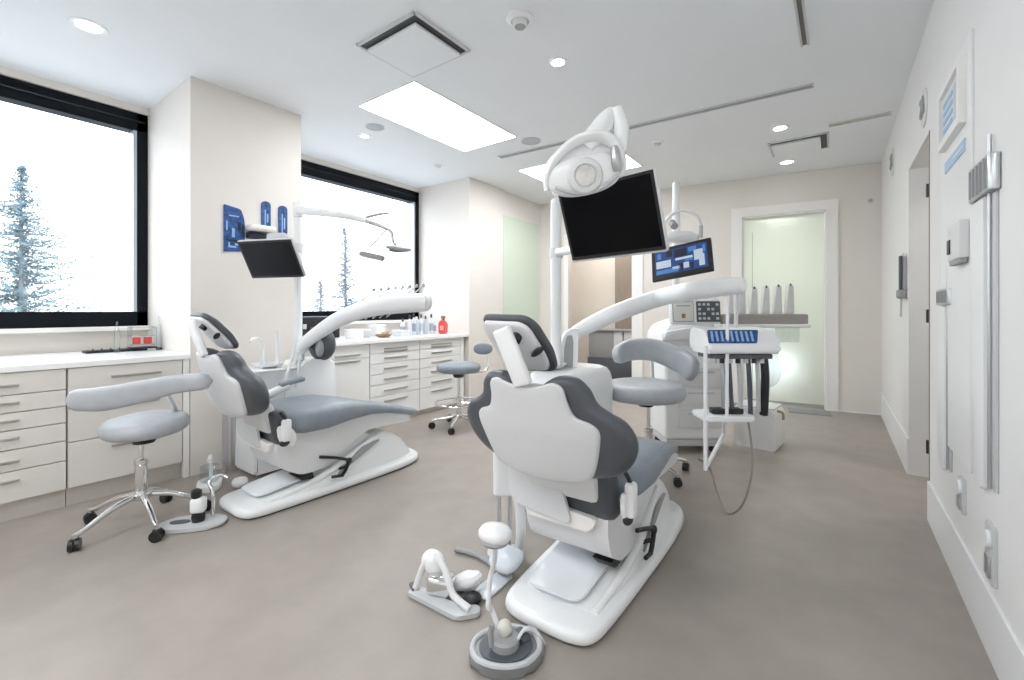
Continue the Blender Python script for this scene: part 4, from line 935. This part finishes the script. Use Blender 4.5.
def clamp(y0, y1, zb, zt, ztop, zbot, lab, s):
    r = thing('wall_dispenser', lab, 'dispenser', (XR, (y0+y1)/2, zb), 0, 'tall white dispensers on the right wall')
    d = (y1-y0)
    m = MB(); m.prism(rp([(0, -d*.45), (-.03*s, -d*.42), (-.034*s, d*.36), (0, d*.45)], .02), 0, zt-zb, 'xy', .003, 2); cl = m.build('ribbed_clamp', steel_m, r)
    for k in range(5):
        m = MB(); m.bb(-.034*s-.003, -.03*s, -d*.34+d*.14*k, -d*.30+d*.14*k, .01, zt-zb-.01); m.build('rib', grey_p, cl, smooth=False)
    m = MB(); m.prism(rp([(-d*.12, zbot-zb), (d*.42, zbot-zb), (d*.42, -.004), (-d*.12, -.004)], [.08, .08, .004, .004], 8), -.022*s, 0, 'yz', .006, 3)
    m.build('tube_cover', white_p, r)
    m = MB(); m.cyl((-.012*s, -d*.20, zbot-zb+.03), (-.012*s, -d*.20, ztop-zb), .006); m.build('rod', steel_m, r)
    m = MB(); m.bb(-.010*s, 0, -d*.36, -d*.26, zbot-zb+.03, -.004, .003); m.build('side_rail', lgrey_p, r)
    return r
clamp(2.09, 2.42, 1.60, 1.72, 1.80, .56, 'tall white dispenser with a ribbed silver clamp, nearest the viewer on the right wall', 1.0)
clamp(2.80, 3.13, 1.225, 1.30, 1.41, .42, 'tall white dispenser with a ribbed silver clamp beside the doorway', .75)
for y, z, hh, lab in [(2.63, .42, .14, 'narrow silver socket plate low on the right wall, farther one'), (2.20, .365, .20, 'tall silver socket plate low on the right wall, nearest the viewer')]:
    r = thing('wall_socket', lab, 'socket', (XR, y, z), 0, 'socket plates low on the right wall')
    MB().prism(rp([(-.05, -hh/2), (.05, -hh/2), (.05, hh/2), (-.05, hh/2)], .012), -.012, 0, 'yz', .004, 2).build('plate', lgrey_p, r)
    MB().lathe([(.030, .012), (.030, .022), (.018, .024), (.001, .018)], (0, 0, 0), 20, Matrix.Rotation(R(-90), 3, 'Y')).build('socket_ring', white_p, r).location = (0, 0, hh*.24)
    MB().box((-.014, 0, -hh*.22), (.012, .05, hh*.36), .004).build('switch_rocker', steel_m, r)
# round signs high on the right wall
def disc(y, z, rad, lab):
    r = thing('wall_sign', lab, 'sign', (XR, y, z), 0, 'round signs above the doorways')
    MB().lathe([(rad, 0), (rad, .006), (rad*.94, .008), (.001, .008)], (0, 0, 0), 36, Matrix.Rotation(R(-90), 3, 'Y')).build('disc', mat('sign_grey', (.70, .70, .69), .45), r)
    m = MB(); m.tube([(-.010, rad*.55, rad*.35), (-.010, rad*.2, rad*.5), (-.010, rad*.1, rad*.15), (-.010, rad*.55, -rad*.35), (-.010, rad*.08, -rad*.38)], rad*.075, 8); m.build('left_character', grey_p, r)
    m = MB(); m.tube([(-.010, -rad*.12, -rad*.40), (-.010, -rad*.34, rad*.48), (-.010, -rad*.58, -rad*.40)], rad*.075, 8, 0); m.tube([(-.010, -rad*.22, -rad*.1), (-.010, -rad*.48, -rad*.1)], rad*.06, 8, 0); m.build('right_character', grey_p, r)
    return r
disc(3.63, 2.42, .115, 'round grey sign above the open doorway')
disc(5.40, 2.57, .13, 'round grey sign near the far corner of the right wall')
r = thing('intercom', 'white wall phone with a dark handset beyond the open doorway', 'intercom', (XR, 4.46, 1.27))
MB().box((-.015, .06, .19), (.03, .16, .34), .008).build('panel', white_s, r)
MB().box((-.036, -.03, .20), (.022, .035, .28), .01, None, 3).build('handset', drk_p, r)
MB().box((-.03, -.02, .05), (.06, .07, .07), .015, None, 3).build('cradle', grey_p, r)
MB().tube([(-.03, .0, .02), (-.03, .01, -.06), (-.03, .03, -.12)], .007).build('cord', lgrey_p, r)
def fp(s, z, d=0): 
    v = FA+FD*s+FN*d; return (v.x, v.y, z)
for s_, z_, lab in [(4.33, 2.46, 'small round plate high on the end wall, right of the frosted door'), ]:
    r = thing('wall_button', lab, 'button', fp(s_, z_), FANG)
    MB().lathe([(.03, 0), (.03, .01), (.001, .012)], (0, 0, 0), 20, Matrix.Rotation(R(90), 3, 'X')).build('plate', lgrey_p, r)
    MB().lathe([(.012, .01), (.012, .02), (.001, .02)], (0, 0, 0), 14, Matrix.Rotation(R(90), 3, 'X')).build('push_button', grey_p, r)

# low desk seen through the passage
r = thing('reception_desk', 'grey framed low desk with white panels beyond the passage', 'desk', fp(1.0, 0, 1.15), FANG)
MB().box((.1, 0, .19), (1.0, .34, .38), .008).build('base', drk_p, r)
MB().box((-.17, .02, .62), (.44, .28, .48), .008).build('frame', grey_p, r)
for x0 in (.12, .30):
    MB().box((x0, .02, .61), (.155, .26, .46), .006).build('panel', white_s, r)
MB().box((.1, 0, .855), (1.04, .36, .03), .006).build('desk_top', grey_p, r)
r = thing('floor_mat', 'flat grey mat on the floor in front of the frosted door', 'mat', fp(3.72, 0, -.22), FANG)
MB().box((0, 0, .003), (.42, .26, .006), .002).build('pad', mat('grey_mat', (.26, .27, .29), .8, noise=.1, nscale=60), r)

# ================================================================== OUTSIDE
struct(MB().bb(-60, -5.2, -30, 60, -3.2, -3.0).build('ground', mat('snowy_ground', (.50, .52, .55), .8), smooth=False), 'pale ground outside the windows')
def spruce(label, loc, h, rad, mats, n=620, group='glare-paled trees outside the windows'):
    r = thing('tree', label, 'tree', loc, 0, group)
    m = MB(); m.tube([(0, 0, 0), (.02, .01, h*.5), (0, 0, h)], [.09, .05, .008], 8); m.build('trunk', mats[0], r)
    f = MB()
    for i in range(n):
        t = .34+.66*(i/n)**.8; z = h*(.02+.97*t); L = rad*(1-t)**1.05*random.uniform(.55, 1.1)+.05
        a = random.uniform(0, 2*PI); dv = Vector((math.cos(a), math.sin(a), random.uniform(-.35, .25)))
        b = Vector((0, 0, z)); sd = Vector((-dv.y, dv.x, 0))
        k = max(4, int(L*26))
        for j in range(k):
            s = (j+random.random())/k
            p = b+dv*L*s+Vector((0, 0, .10*L*s*s))
            ln = random.uniform(.04, .10)*(1.15-.6*s)
            for sg in (-1, 1):
                q = p+(sd*sg*random.uniform(.5, 1)+dv*.6+Vector((0, 0, random.uniform(-.9, .9)))).normalized()*ln
                wv = Vector([random.uniform(-1, 1) for _ in range(3)]).normalized()*.014
                f.face([f.bm.verts.new(p-wv), f.bm.verts.new(p+wv), f.bm.verts.new(q)])
    o = f.build('foliage', mats[1], r, smooth=False)
    return r
tb = mat('grey_bark', (.20, .22, .25), .8)
spruce('tall glare-paled spruce outside the left window', (-12, 1.30, -3.0), 6.9, 4.2, (tb, mat('glare_pale_needles', (.135, .205, .23), .7, noise=.25, nscale=3)))  # strong outdoor light is put into the pale needle colour
tw_ = (mat('glare_pale_bark', (.24, .26, .29), .8), mat('glare_pale_twigs', (.17, .20, .235), .7, noise=.2, nscale=3))  # overexposed paleness mixed into the bark and twig colours
spruce('slender sparse tree outside the far window, left of the middle', (-12, 7.93, -3.0), 6.75, 3.0, tw_, 420)
spruce('small sparse tree at the left edge of the far window', (-9.5, 5.65, -3.0), 4.9, 1.9, tw_, 260)
# fill lights without fixtures, added to brighten the rooms beyond
def area(name, loc, sz, en, col=(1, .96, .9)):
    l = bpy.data.lights.new(name, 'AREA'); l.size = sz; l.energy = en; l.color = col; l.shape = 'DISK'
    o = bpy.data.objects.new(name, l); C.objects.link(o); o.location = loc
    return o
area('passage_fill', fp(1.0, H-.03, .8), .25, 12, (1, .97, .94))
area('corridor_fill', fp(3.5, H-.03, 1.3), .3, 17, (1, .98, .94))
area('side_room_fill', (1.3, 4.0, H-.03), .3, 7)

# ================================================================== CAMERA, WORLD, RENDER LOOK
cam = bpy.data.cameras.new('camera'); co = bpy.data.objects.new('camera', cam); C.objects.link(co)
co.location = (0, 0, EYE); co.rotation_euler = (PI/2, 0, YAW)
cam.sensor_width = 36; cam.lens = 444/1024*36; cam.shift_y = -30/1024
cam.clip_start = .05; cam.clip_end = 200
bpy.context.scene.camera = co
wd = bpy.data.worlds.new('sky'); bpy.context.scene.world = wd; wd.use_nodes = True
bg = wd.node_tree.nodes['Background']; bg.inputs['Color'].default_value = (.90, .95, 1, 1); bg.inputs['Strength'].default_value = 2.5
vs = bpy.context.scene.view_settings
vs.view_transform = 'Standard'; vs.look = 'None'; vs.gamma = 1; vs.use_curve_mapping = False; vs.exposure = 0.85
bpy.context.scene.cycles.max_bounces = 12
bpy.context.scene.cycles.diffuse_bounces = 8
